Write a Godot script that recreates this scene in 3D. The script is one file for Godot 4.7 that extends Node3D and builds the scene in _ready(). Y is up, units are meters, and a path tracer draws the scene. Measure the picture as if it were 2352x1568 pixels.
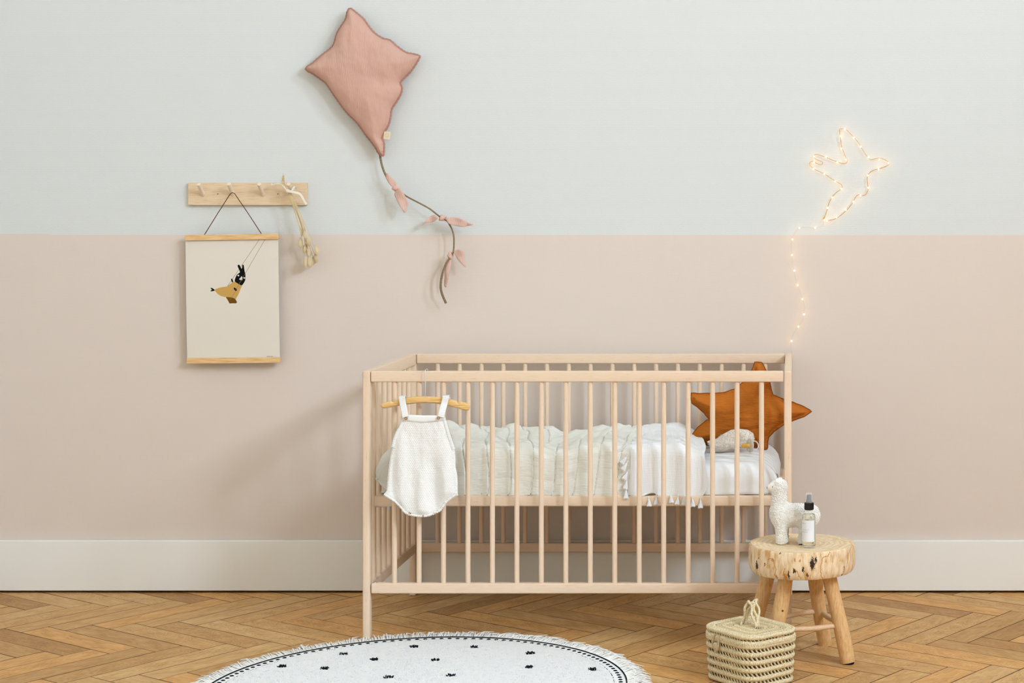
extends Node3D
# A nursery wall: cot, kite, peg rail, print, bird light, stool, basket and rug.
# Units are metres. The wall stands at z = 0, the floor at y = 0, the camera at z = 5.8.

const FOCAL := 4045.0
const EYE := Vector3(0.0, 1.26, 5.8)

class MB:
	var v := PackedVector3Array()
	var u := PackedVector2Array()
	var c := PackedColorArray()
	var ix := PackedInt32Array()
	func p(pos: Vector3, uv := Vector2.ZERO) -> int:
		v.append(pos)
		u.append(uv)
		return v.size() - 1
	func t(a: int, b: int, d: int) -> void:
		ix.append(a); ix.append(b); ix.append(d)
	func q(a: int, b: int, d: int, e: int) -> void:
		ix.append(a); ix.append(b); ix.append(d)
		ix.append(a); ix.append(d); ix.append(e)
	func add(o: MB, x: Transform3D) -> void:
		var k := v.size()
		for w in o.v:
			v.append(x * w)
		u.append_array(o.u)
		for i in o.ix:
			ix.append(i + k)
	func mesh() -> ArrayMesh:
		var n := PackedVector3Array()
		n.resize(v.size())
		var out := PackedInt32Array()
		out.resize(ix.size())
		for k in range(0, ix.size(), 3):
			var a := ix[k]
			var b := ix[k + 1]
			var d := ix[k + 2]
			var f := (v[b] - v[a]).cross(v[d] - v[a])
			n[a] += f
			n[b] += f
			n[d] += f
			out[k] = a
			out[k + 1] = d
			out[k + 2] = b
		for k in n.size():
			n[k] = n[k].normalized() if n[k].length_squared() > 1e-24 else Vector3.UP
		var arr := []
		arr.resize(Mesh.ARRAY_MAX)
		arr[Mesh.ARRAY_VERTEX] = v
		arr[Mesh.ARRAY_NORMAL] = n
		arr[Mesh.ARRAY_TEX_UV] = u
		if c.size() == v.size():
			arr[Mesh.ARRAY_COLOR] = c
		arr[Mesh.ARRAY_INDEX] = out
		var m := ArrayMesh.new()
		m.add_surface_from_arrays(Mesh.PRIMITIVE_TRIANGLES, arr)
		return m

var taken := {}
var M := {}
var fbm_img: Image
var cell_img: Image
var rng := RandomNumberGenerator.new()
var wob := FastNoiseLite.new()

# ---------------------------------------------------------------- naming and nodes
func numbered(called: String) -> String:
	taken[called] = taken.get(called, -1) + 1
	return called if taken[called] == 0 else "%s_%03d" % [called, taken[called]]

func thing(called: String, label: String, category: String, where := Vector3.ZERO, group := "") -> Node3D:
	var o := Node3D.new()
	o.name = numbered(called)
	add_child(o)
	o.position = where
	o.set_meta("label", label)
	o.set_meta("category", category)
	if group != "":
		o.set_meta("group", group)
	return o

func struct(called: String) -> Node3D:
	var o := Node3D.new()
	o.name = called
	o.set_meta("kind", "structure")
	add_child(o)
	return o

func node(called: String, parent: Node) -> Node3D:
	var o := Node3D.new()
	o.name = called
	parent.add_child(o, true)
	return o

func part(called: String, mesh: Mesh, m: Material, parent: Node, where := Vector3.ZERO, label := "") -> MeshInstance3D:
	var o := MeshInstance3D.new()
	o.name = called
	o.mesh = mesh
	o.material_override = m
	parent.add_child(o, true)
	o.position = where
	if label != "":
		o.set_meta("label", label)
	return o

# a point of the place from where it is seen and how far it stands from the camera plane
func at(x: float, y: float, d: float) -> Vector3:
	return Vector3((x - 1830.0) / FOCAL * d, 1.26 - (y - 480.0) / FOCAL * d, 5.8 - d)

func many(pts: Array, ox: float, oy: float, k: float, d: float) -> Array:
	var out := []
	for p in pts:
		out.append(at(ox + p[0] / k, oy + p[1] / k, d))
	return out

func flat2(pts: Array, o: Vector3) -> PackedVector2Array:
	var out := PackedVector2Array()
	for p in pts:
		out.append(Vector2(p.x - o.x, p.y - o.y))
	return out

# ---------------------------------------------------------------- shapes
func cbox(mb: MB, c: Vector3, s: Vector3, b: float, x := Basis.IDENTITY) -> void:
	var h := s / 2.0
	b = minf(b, minf(h.x, minf(h.y, h.z)) * 0.95)
	var id := {}
	for ax in 3:
		for sg in [-1, 1]:
			for i in [-1, 1]:
				for j in [-1, 1]:
					var e := Vector3.ZERO
					var a1 := (ax + 1) % 3
					var a2 := (ax + 2) % 3
					e[ax] = sg * h[ax]
					e[a1] = i * (h[a1] - b)
					e[a2] = j * (h[a2] - b)
					var k := [0, 0, 0]
					k[ax] = sg
					k[a1] = i
					k[a2] = j
					id[[ax, k[0], k[1], k[2]]] = mb.p(c + x * e, Vector2(e[a1], e[a2]))
	for ax in 3:
		for sg in [-1, 1]:
			var f := []
			for ij in [[-1, -1], [1, -1], [1, 1], [-1, 1]]:
				var k := [0, 0, 0]
				k[ax] = sg
				k[(ax + 1) % 3] = ij[0]
				k[(ax + 2) % 3] = ij[1]
				f.append(id[[ax, k[0], k[1], k[2]]])
			if sg > 0:
				mb.q(f[0], f[1], f[2], f[3])
			else:
				mb.q(f[0], f[3], f[2], f[1])
	for ax in 3: # edges along ax
		var a1 := (ax + 1) % 3
		var a2 := (ax + 2) % 3
		for i in [-1, 1]:
			for j in [-1, 1]:
				var k0 := [0, 0, 0]
				k0[ax] = -1; k0[a1] = i; k0[a2] = j
				var k1 := k0.duplicate()
				k1[ax] = 1
				var A = id[[a1, k0[0], k0[1], k0[2]]]
				var B = id[[a2, k0[0], k0[1], k0[2]]]
				var C = id[[a2, k1[0], k1[1], k1[2]]]
				var D = id[[a1, k1[0], k1[1], k1[2]]]
				if i * j > 0:
					mb.q(A, B, C, D)
				else:
					mb.q(A, D, C, B)
	for i in [-1, 1]:
		for j in [-1, 1]:
			for k in [-1, 1]:
				var A = id[[0, i, j, k]]
				var B = id[[1, i, j, k]]
				var C = id[[2, i, j, k]]
				if i * j * k > 0:
					mb.t(A, B, C)
				else:
					mb.t(A, C, B)

func box_mesh(s: Vector3, b := 0.001) -> ArrayMesh:
	var mb := MB.new()
	cbox(mb, Vector3.ZERO, s, b)
	return mb.mesh()

# pts: path; rad: one radius or one for each point; squash makes it flat along its second axis
func tube(mb: MB, pts: Array, rad, sides := 8, cap := true, squash := 1.0, hint := Vector3(0.123, 0.0, 1.0), closed := false) -> void:
	var n := pts.size()
	var rows := []
	var nor: Vector3 = hint
	var run := 0.0
	for k in n:
		var a: Vector3 = pts[(k - 1 + n) % n] if closed else pts[maxi(k - 1, 0)]
		var b: Vector3 = pts[(k + 1) % n] if closed else pts[mini(k + 1, n - 1)]
		var tan := (b - a).normalized()
		nor = (nor - tan * nor.dot(tan))
		if nor.length() < 1e-5:
			nor = tan.cross(Vector3(0.3, 0.9, 0.2))
		nor = nor.normalized()
		var bin := tan.cross(nor)
		if k > 0:
			run += (pts[k] - pts[k - 1]).length()
		var r: float = rad[k] if rad is Array else rad
		var row := []
		for j in sides:
			var g := TAU * j / sides
			row.append(mb.p(pts[k] + nor * (cos(g) * r * squash) + bin * (sin(g) * r), Vector2(float(j) / sides, run)))
		rows.append(row)
	var last := n if closed else n - 1
	for k in last:
		var r0 = rows[k]
		var r1 = rows[(k + 1) % n]
		for j in sides:
			var j2 := (j + 1) % sides
			mb.q(r0[j], r0[j2], r1[j2], r1[j])
	if cap and not closed:
		for e in [0, n - 1]:
			var ring := []
			for j in sides:
				ring.append(mb.p(mb.v[rows[e][j]], mb.u[rows[e][j]]))
			for j in range(1, sides - 1):
				if e == 0:
					mb.t(ring[0], ring[j + 1], ring[j])
				else:
					mb.t(ring[0], ring[j], ring[j + 1])

func lathe(mb: MB, prof: Array, segs: int, x := Transform3D.IDENTITY) -> void: # prof of [radius, height] from the top down gives outward faces
	var rows := []
	for k in prof.size():
		var row := []
		for j in segs + 1:
			var g := TAU * j / segs
			row.append(mb.p(x * Vector3(cos(g) * prof[k][0], prof[k][1], -sin(g) * prof[k][0]), Vector2(float(j) / segs, float(k) / (prof.size() - 1))))
		rows.append(row)
	for k in prof.size() - 1:
		for j in segs:
			mb.q(rows[k][j], rows[k + 1][j], rows[k + 1][j + 1], rows[k][j + 1])

func smooth_path(pts: Array, per := 6, closed := false) -> Array:
	var out := []
	var n := pts.size()
	var segs := n if closed else n - 1
	for k in segs:
		var p0: Vector3 = pts[(k - 1 + n) % n] if closed else pts[maxi(k - 1, 0)]
		var p1: Vector3 = pts[k]
		var p2: Vector3 = pts[(k + 1) % n]
		var p3: Vector3 = pts[(k + 2) % n] if closed else pts[mini(k + 2, n - 1)]
		for j in per:
			out.append(p1.cubic_interpolate(p2, p0, p3, float(j) / per))
	if not closed:
		out.append(pts[n - 1])
	return out

func resample(poly: PackedVector2Array, step: float) -> PackedVector2Array:
	var out := PackedVector2Array()
	for k in poly.size():
		var a := poly[k]
		var b := poly[(k + 1) % poly.size()]
		var n := maxi(1, roundi(a.distance_to(b) / step))
		for j in n:
			out.append(a.lerp(b, float(j) / n))
	return out

func edge_dist(p: Vector2, poly: PackedVector2Array) -> float:
	var best := 1e9
	var n := poly.size()
	for k in n:
		best = minf(best, p.distance_squared_to(Geometry2D.get_closest_point_to_segment(p, poly[k], poly[(k + 1) % n])))
	return sqrt(best)

# A stuffed shape sewn from two sheets: outline, greatest half thickness, width of the rounding, mesh size, width of the flat seam round it
func stuffed(outline: PackedVector2Array, half: float, width: float, cell: float, seam := 0.0, wrinkle = null, bend = null, back := 1.0, least := 0.0009) -> ArrayMesh:
	var edge := resample(outline, cell)
	var pts := PackedVector2Array(edge)
	var lo := Vector2(1e9, 1e9)
	var hi := -lo
	for p in outline:
		lo = lo.min(p)
		hi = hi.max(p)
	var dist := PackedFloat32Array()
	dist.resize(edge.size())
	var row := 0
	var y := lo.y
	while y < hi.y:
		var x := lo.x + (cell * 0.5 if row % 2 else 0.0)
		while x < hi.x:
			var p := Vector2(x + wob.get_noise_2d(x * 900.0, y * 900.0) * cell * 0.2, y)
			if Geometry2D.is_point_in_polygon(p, outline):
				var d := edge_dist(p, outline)
				if d > cell * 0.55:
					pts.append(p)
					dist.append(d)
			x += cell
		y += cell * 0.866
		row += 1
	var tri := Geometry2D.triangulate_delaunay(pts)
	var mb := MB.new()
	var back_id := PackedInt32Array()
	for k in pts.size():
		var p := pts[k]
		var d := dist[k]
		var h := least
		if d > seam:
			var f := clampf((d - seam) / width, 0.0, 1.0)
			h = least + half * sqrt(1.0 - (1.0 - f) * (1.0 - f))
		var hf := h
		if wrinkle != null and k >= edge.size():
			hf += wrinkle.call(p, d)
		var a := Vector3(p.x, p.y, hf)
		mb.p(bend.call(a) if bend != null else a, p)
	for k in pts.size():
		var p := pts[k]
		var d := dist[k]
		var h := least
		if d > seam:
			var f := clampf((d - seam) / width, 0.0, 1.0)
			h = least + half * back * sqrt(1.0 - (1.0 - f) * (1.0 - f))
		var a := Vector3(p.x, p.y, -h)
		back_id.append(mb.p(bend.call(a) if bend != null else a, p))
	for k in range(0, tri.size(), 3):
		var a := tri[k]
		var b := tri[k + 1]
		var c := tri[k + 2]
		if not Geometry2D.is_point_in_polygon((pts[a] + pts[b] + pts[c]) / 3.0, outline):
			continue
		if (pts[b] - pts[a]).cross(pts[c] - pts[a]) < 0.0:
			var s := b
			b = c
			c = s
		mb.t(a, b, c)
		mb.t(back_id[a], back_id[c], back_id[b])
	for k in edge.size():
		var k2 := (k + 1) % edge.size()
		mb.q(k, back_id[k], back_id[k2], k2) if not Geometry2D.is_polygon_clockwise(outline) else mb.q(k, k2, back_id[k2], back_id[k])
	return mb.mesh()

# A cloth: f(u, v) gives its face; thick is measured against its normal
func cloth(nu: int, nv: int, f: Callable, thick: float, uvs := Vector2.ONE) -> ArrayMesh:
	var mb := MB.new()
	var P := []
	for j in nv + 1:
		for i in nu + 1:
			P.append(f.call(float(i) / nu, float(j) / nv))
	var w := nu + 1
	for j in nv + 1:
		for i in w:
			mb.p(P[j * w + i], Vector2(float(i) / nu, float(j) / nv) * uvs)
	for j in nv + 1:
		for i in w:
			var du: Vector3 = P[j * w + mini(i + 1, nu)] - P[j * w + maxi(i - 1, 0)]
			var dv: Vector3 = P[mini(j + 1, nv) * w + i] - P[maxi(j - 1, 0) * w + i]
			mb.p(P[j * w + i] - dv.cross(du).normalized() * thick, Vector2(float(i) / nu, float(j) / nv) * uvs)
	var o := w * (nv + 1)
	for j in nv:
		for i in nu:
			var a := j * w + i
			mb.q(a, a + w, a + w + 1, a + 1)
			mb.q(o + a, o + a + 1, o + a + w + 1, o + a + w)
	for i in nu:
		mb.q(i, i + 1, o + i + 1, o + i)
		var b := nv * w + i
		mb.q(b, o + b, o + b + 1, b + 1)
	for j in nv:
		var a := j * w
		mb.q(a, o + a, o + a + w, a + w)
		var b := j * w + nu
		mb.q(b, b + w, o + b + w, o + b)
	return mb.mesh()

# surface nets of a distance field
func nets(field: Callable, lo: Vector3, hi: Vector3, cell: float) -> MB:
	var n := Vector3i(((hi - lo) / cell).ceil()) + Vector3i.ONE
	var val := PackedFloat32Array()
	val.resize(n.x * n.y * n.z)
	var k := 0
	for z in n.z:
		for y in n.y:
			for x in n.x:
				val[k] = field.call(lo + Vector3(x, y, z) * cell)
				k += 1
	var mb := MB.new()
	var id := {}
	var sx := 1
	var sy := n.x
	var sz := n.x * n.y
	var corners := [0, sx, sy, sx + sy, sz, sx + sz, sy + sz, sx + sy + sz]
	var offs := [Vector3(0, 0, 0), Vector3(1, 0, 0), Vector3(0, 1, 0), Vector3(1, 1, 0), Vector3(0, 0, 1), Vector3(1, 0, 1), Vector3(0, 1, 1), Vector3(1, 1, 1)]
	var edges := [[0, 1], [2, 3], [4, 5], [6, 7], [0, 2], [1, 3], [4, 6], [5, 7], [0, 4], [1, 5], [2, 6], [3, 7]]
	for z in n.z - 1:
		for y in n.y - 1:
			for x in n.x - 1:
				var b := x + y * sy + z * sz
				var s := 0
				for c in 8:
					if val[b + corners[c]] < 0.0:
						s += 1
				if s == 0 or s == 8:
					continue
				var sum := Vector3.ZERO
				var m := 0
				for e in edges:
					var v0 := val[b + corners[e[0]]]
					var v1 := val[b + corners[e[1]]]
					if (v0 < 0.0) != (v1 < 0.0):
						sum += offs[e[0]].lerp(offs[e[1]], v0 / (v0 - v1))
						m += 1
				var pos := lo + (Vector3(x, y, z) + sum / m) * cell
				id[b] = mb.p(pos, Vector2(pos.x, pos.y))
	for z in range(1, n.z - 1):
		for y in range(1, n.y - 1):
			for x in range(1, n.x - 1):
				var b := x + y * sy + z * sz
				var inside := val[b] < 0.0
				for ax in 3:
					var st: int = [sx, sy, sz][ax]
					if inside == (val[b + st] < 0.0):
						continue
					var p1: int = [sy, sz, sx][ax]
					var p2: int = [sz, sx, sy][ax]
					var A = id[b - p1 - p2]
					var B = id[b - p2]
					var C = id[b]
					var D = id[b - p1]
					if inside:
						mb.q(A, B, C, D)
					else:
						mb.q(A, D, C, B)
	return mb

func capsule_d(p: Vector3, a: Vector3, b: Vector3, ra: float, rb: float) -> float:
	var ab := b - a
	var t := clampf((p - a).dot(ab) / maxf(ab.length_squared(), 1e-9), 0.0, 1.0)
	return (p - a - ab * t).length() - lerpf(ra, rb, t)

func smin(a: float, b: float, k: float) -> float:
	var h := maxf(k - absf(a - b), 0.0) / k
	return minf(a, b) - h * h * k * 0.25

# ---------------------------------------------------------------- textures and materials
func rgb(r: float, g: float, b: float) -> Color:
	return Color(r / 255.0, g / 255.0, b / 255.0)

func tex(img: Image) -> ImageTexture:
	return ImageTexture.create_from_image(img)

func noise_image(size: int, freq: float, seed: int, octaves := 4) -> Image:
	var n := FastNoiseLite.new()
	n.seed = seed
	n.frequency = freq
	n.fractal_octaves = octaves
	n.noise_type = FastNoiseLite.TYPE_SIMPLEX_SMOOTH
	return n.get_seamless_image(size, size)

# colour by a noise image: a at its low values, b at its high values; fleck darkens the lowest few
func tint_image(src: Image, a: Color, b: Color, fleck := Color.BLACK, fleck_below := -1.0) -> Image:
	var w := src.get_width()
	var h := src.get_height()
	var img := Image.create(w, h, true, Image.FORMAT_RGB8)
	for y in h:
		for x in w:
			var t := src.get_pixel(x, y).r
			var c := a.lerp(b, smoothstep(0.25, 0.75, t))
			if t < fleck_below:
				c = c.lerp(fleck, smoothstep(0.0, 0.05, fleck_below - t))
			img.set_pixel(x, y, c)
	return img

func mat(called: String, c: Color, rough := 0.85, spec := 0.5) -> StandardMaterial3D:
	var m := StandardMaterial3D.new()
	m.resource_name = called
	m.albedo_color = c
	m.roughness = rough
	m.metallic_specular = spec
	M[called] = m
	return m

func relief(m: StandardMaterial3D, t: Texture2D, depth_cm: float, scale: Vector3) -> StandardMaterial3D:
	m.heightmap_enabled = true
	m.heightmap_texture = t
	m.heightmap_scale = depth_cm
	m.uv1_scale = scale
	return m

func grained(called: String, t: Texture2D, scale: Vector3, rough := 0.55, world := true) -> StandardMaterial3D:
	var m := mat(called, Color.WHITE, rough, 0.4)
	m.albedo_texture = t
	m.uv1_triplanar = true
	m.uv1_world_triplanar = world
	m.uv1_scale = scale
	return m

func make_materials() -> void:
	fbm_img = noise_image(512, 0.02, 7, 4)
	var fine := noise_image(512, 0.05, 19, 3)
	var fbm := tex(fbm_img)
	M.fbm = fbm
	M.fine = tex(fine)
	# cot beech
	var beech := tex(tint_image(fbm_img, rgb(235, 208, 177), rgb(238, 213, 184), rgb(214, 176, 140), 0.12))
	grained("beech_across", beech, Vector3(1.6, 22, 22), 0.42)
	grained("beech_upright", beech, Vector3(22, 1.6, 22), 0.42)
	grained("beech_deep", beech, Vector3(22, 22, 1.6), 0.42)
	# pale pine of the peg rail and the hanger, warmer pine of the print's slats
	var pine := tex(tint_image(fbm_img, rgb(226, 199, 160), rgb(233, 209, 173), rgb(214, 176, 132), 0.2))
	grained("pine_across", pine, Vector3(1.4, 26, 26), 0.5)
	grained("pine_peg", tex(tint_image(fbm_img, rgb(236, 214, 184), rgb(243, 225, 199))), Vector3(20, 20, 4), 0.5)
	grained("slat_pine", tex(tint_image(fbm_img, rgb(226, 182, 122), rgb(238, 202, 148), rgb(214, 162, 98), 0.22)), Vector3(1.2, 22, 18), 0.5)
	grained("hanger_pine", tex(tint_image(fbm_img, rgb(226, 180, 108), rgb(240, 203, 140), rgb(206, 152, 82), 0.22)), Vector3(1.2, 24, 20), 0.4)
	grained("leg_wood", tex(tint_image(fbm_img, rgb(216, 168, 108), rgb(232, 192, 138), rgb(178, 118, 64), 0.15)), Vector3(14, 3.0, 14), 0.45)
	grained("rung_wood", tex(tint_image(fbm_img, rgb(222, 182, 138), rgb(236, 202, 162))), Vector3(4, 30, 30), 0.5)
	# walls
	var wall_relief := Image.create(512, 512, true, Image.FORMAT_L8)
	var wn := noise_image(512, 0.06, 3, 3)
	for y in 512:
		for x in 512:
			var gx := x / 16.0
			var gy := y / 16.0
			var row := int(gy)
			var fx := fposmod(gx + 0.5 * (row % 2), 1.0) - 0.5
			var fy := fposmod(gy, 1.0) - 0.5
			var h := maxf(0.0, 1.0 - 2.0 * sqrt(fx * fx * 0.9 + fy * fy * 1.3))
			wall_relief.set_pixel(x, y, Color.WHITE * clampf(0.65 * h + 0.5 * wn.get_pixel(x, y).r, 0.0, 1.0))
	var wr := tex(wall_relief)
	relief(mat("wall_white", rgb(220, 223, 218), 0.75, 0.3), wr, 0.035, Vector3(5.2, 5.2, 1))
	relief(mat("wall_blush", rgb(225, 212, 198), 0.7, 0.3), wr, 0.012, Vector3(5.2, 5.2, 1))
	mat("room_white", rgb(230, 222, 208), 0.9, 0.2)
	mat("side_wall", rgb(240, 238, 230), 0.9, 0.2)
	mat("far_wall", rgb(228, 214, 194), 0.9, 0.2)
	mat("ceiling_white", rgb(242, 241, 237), 0.9, 0.2)
	mat("skirting", rgb(241, 240, 231), 0.4, 0.4)
	mat("underfloor_wood", rgb(96, 70, 46), 0.9, 0.1)
	# floor oak: one strip of grain in each of eight rows
	var oak := Image.create(1024, 1024, true, Image.FORMAT_RGB8)
	var n1 := FastNoiseLite.new()
	n1.seed = 5
	n1.frequency = 0.012
	n1.fractal_octaves = 4
	for y in 1024:
		var strip := y / 128
		var yy := y % 128
		for x in 1024:
			var warp := n1.get_noise_3d(x * 0.35, yy * 1.1, strip * 300.0)
			var grain := n1.get_noise_3d(x * 0.6, yy * 15.0, strip * 300.0 + 77.0)
			var ring := 0.0
			if strip % 2 == 1:
				var cx := (x - 250.0 - 60.0 * strip) / 420.0
				var cy := (yy - 64.0 + 10.0 * sin(strip * 2.0)) / 64.0
				ring = sin((cx * 2.2 - cy * cy * 3.0 + warp * 2.2) * 9.0)
			else:
				ring = sin((yy / 15.0 + warp * 3.2) * 2.2) * 0.6
			var t := clampf(0.5 + 0.15 * ring + 0.2 * grain + 0.3 * warp, 0.0, 1.0)
			var c := rgb(184, 136, 78).lerp(rgb(238, 197, 138), t)
			if grain < -0.4:
				c = c.lerp(rgb(92, 54, 22), clampf((-0.4 - grain) * 2.5, 0.0, 0.5))
			oak.set_pixel(x, y, c if yy > 3 else rgb(100, 66, 38))
	var oakt := tex(oak)
	var tones := [Color(0.96, 0.95, 0.93), Color(1.0, 0.96, 0.9), Color(0.91, 0.89, 0.86), Color(0.98, 0.99, 1.0), Color(0.85, 0.81, 0.76)]
	for k in tones.size():
		var m := mat("oak_%d" % k, tones[k], 0.5, 0.28)
		m.albedo_texture = oakt
	# cloths
	relief(mat("kite_gauze", rgb(214, 172, 153), 0.95, 0.1), fbm, 0.09, Vector3(28, 3.2, 1))
	relief(mat("kite_cord", rgb(202, 154, 136), 0.95, 0.1), fbm, 0.05, Vector3(6, 40, 1))
	relief(mat("ribbon_gauze", rgb(219, 183, 166), 0.95, 0.1), fbm, 0.06, Vector3(30, 5, 1))
	relief(mat("star_gauze", rgb(194, 112, 42), 0.95, 0.1), fbm, 0.19, Vector3(3.5, 26, 1))
	relief(mat("star_hem", rgb(182, 98, 34), 0.95, 0.1), fbm, 0.1, Vector3(30, 30, 1))
	relief(mat("sage_gauze", rgb(238, 237, 225), 0.95, 0.1), fbm, 0.09, Vector3(2.2, 13, 1))
	mat("sage_stitch", rgb(176, 174, 156), 0.95, 0.1)
	# white gauze with a fine square weave
	var weave := Image.create(256, 256, true, Image.FORMAT_L8)
	for y in 256:
		for x in 256:
			var g := 0.5 + 0.25 * sin(TAU * x / 16.0) * 1.0 + 0.25 * sin(TAU * y / 16.0)
			weave.set_pixel(x, y, Color.WHITE * clampf(0.6 * g + 0.5 * fbm_img.get_pixel(x * 2, y * 2).r, 0.0, 1.0))
	relief(mat("white_gauze", rgb(245, 246, 243), 0.95, 0.1), tex(weave), 0.05, Vector3(10, 10, 1))
	mat("tassel_white", rgb(243, 243, 240), 0.95, 0.1)
	var stripes := Image.create(16, 1024, true, Image.FORMAT_RGB8)
	for y in 1024:
		for x in 16:
			var d := absf(fposmod(y / 1024.0 * 0.62 / 0.054, 1.0) - 0.5) if y < 810 else 1.0
			stripes.set_pixel(x, y, rgb(243, 243, 240) if d > 0.035 else rgb(200, 197, 190))
	var sheet := mat("striped_sheet", Color.WHITE, 0.85, 0.2)
	sheet.albedo_texture = tex(stripes)
	mat("plain_sheet", rgb(243, 243, 240), 0.85, 0.2)
	# knit: staggered little bumps
	var knit := Image.create(64, 64, true, Image.FORMAT_L8)
	for y in 64:
		for x in 64:
			var gx := x / 32.0
			var gy := y / 32.0
			var row := int(gy)
			var fx := fposmod(gx + 0.5 * (row % 2), 1.0) - 0.5
			var fy := fposmod(gy, 1.0) - 0.5
			knit.set_pixel(x, y, Color.WHITE * clampf(1.05 - 2.0 * sqrt(fx * fx + fy * fy * 1.2), 0.0, 1.0))
	relief(mat("knit", rgb(246, 244, 237), 0.95, 0.1), tex(knit), 0.075, Vector3(88, 104, 1))
	var rib := Image.create(8, 64, true, Image.FORMAT_L8)
	for y in 64:
		for x in 8:
			rib.set_pixel(x, y, Color.WHITE * (0.5 + 0.5 * sin(TAU * y / 32.0)))
	relief(mat("rib_knit", rgb(246, 245, 239), 0.95, 0.1), tex(rib), 0.05, Vector3(1, 170, 1))
	mat("knit_plain", rgb(246, 245, 238), 0.95, 0.1)
	relief(mat("knit_inside", rgb(226, 220, 203), 0.95, 0.1), tex(rib), 0.04, Vector3(1, 170, 1))
	mat("brown_button", rgb(176, 124, 66), 0.4, 0.5)
	mat("button_hole", rgb(240, 214, 170), 0.5, 0.3)
	mat("teddy", rgb(238, 228, 212), 1.0, 0.05)
	mat("wool", rgb(250, 246, 235), 1.0, 0.05)
	mat("ribbon_plain", rgb(224, 186, 168), 0.95, 0.1)
	mat("wool_curl", rgb(252, 248, 238), 1.0, 0.05)
	mat("teddy_curl", rgb(240, 230, 214), 1.0, 0.05)
	mat("rug_pile", rgb(244, 243, 238), 1.0, 0.05)
	mat("rug_fringe", rgb(246, 242, 233), 1.0, 0.05)
	mat("rug_ink", rgb(34, 40, 44), 1.0, 0.05)
	# small things
	mat("steel", rgb(214, 217, 218), 0.42).metallic = 0.8
	mat("leather_cord", rgb(104, 52, 30), 0.6, 0.3)
	mat("paper_print", Color.WHITE, 0.9, 0.2)
	grained("cane", tex(tint_image(fbm_img, rgb(112, 94, 66), rgb(158, 140, 106))), Vector3(60, 12, 60), 0.6)
	mat("straw", rgb(230, 206, 158), 0.9, 0.2)
	mat("seed_head", rgb(243, 226, 188), 0.95, 0.1)
	mat("cream_ribbon", rgb(233, 224, 204), 0.9, 0.1)
	var gold := mat("gold_wire", rgb(222, 170, 86), 0.35)
	gold.metallic = 0.7
	mat("clear_wire", rgb(200, 196, 186), 0.4, 0.5)
	var led := mat("led_glow", rgb(255, 236, 205), 0.5)
	led.emission_enabled = true
	led.emission = rgb(255, 222, 170)
	led.emission_energy_multiplier = 3.0
	mat("black_plastic", rgb(18, 19, 20), 0.35, 0.5)
	mat("slate_plastic", rgb(70, 88, 104), 0.4, 0.5)
	mat("eye_black", rgb(14, 12, 12), 0.2, 0.5)
	mat("pad_and_hole_dark", rgb(30, 28, 26), 0.8, 0.2)  # foot pads, and the painted-in shade of the peg rail holes
	mat("label_paper", rgb(236, 238, 238), 0.6, 0.3)
	mat("label_ink", rgb(120, 122, 122), 0.8, 0.2)
	mat("pacifier_beige", rgb(206, 192, 170), 0.35, 0.5)
	mat("pacifier_white", rgb(240, 240, 238), 0.35, 0.5)
	var latex := mat("latex", rgb(232, 178, 62), 0.25, 0.5)
	latex.subsurf_scatter_enabled = true
	latex.subsurf_scatter_strength = 0.25
	var glass := mat("bottle_glass", rgb(250, 250, 246), 0.03, 0.5)
	glass.transparency = BaseMaterial3D.TRANSPARENCY_ALPHA
	glass.albedo_color.a = 0.08
	var oil := mat("bottle_oil", rgb(254, 249, 228), 0.03, 0.5)
	oil.refraction_enabled = true
	oil.refraction_scale = 0.033
	oil.transparency = BaseMaterial3D.TRANSPARENCY_ALPHA
	oil.albedo_color.a = 0.04
	var clear := mat("clear_cap", rgb(246, 248, 250), 0.06, 0.5)
	clear.transparency = BaseMaterial3D.TRANSPARENCY_ALPHA
	clear.albedo_color.a = 0.22
	var palm := tex(tint_image(fbm_img, rgb(206, 186, 142), rgb(236, 222, 184), rgb(176, 146, 96), 0.2))
	grained("palm", palm, Vector3(18, 18, 18), 0.7)
	grained("palm_dark", tex(tint_image(fbm_img, rgb(192, 168, 122), rgb(220, 200, 156))), Vector3(20, 20, 20), 0.75)

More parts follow.
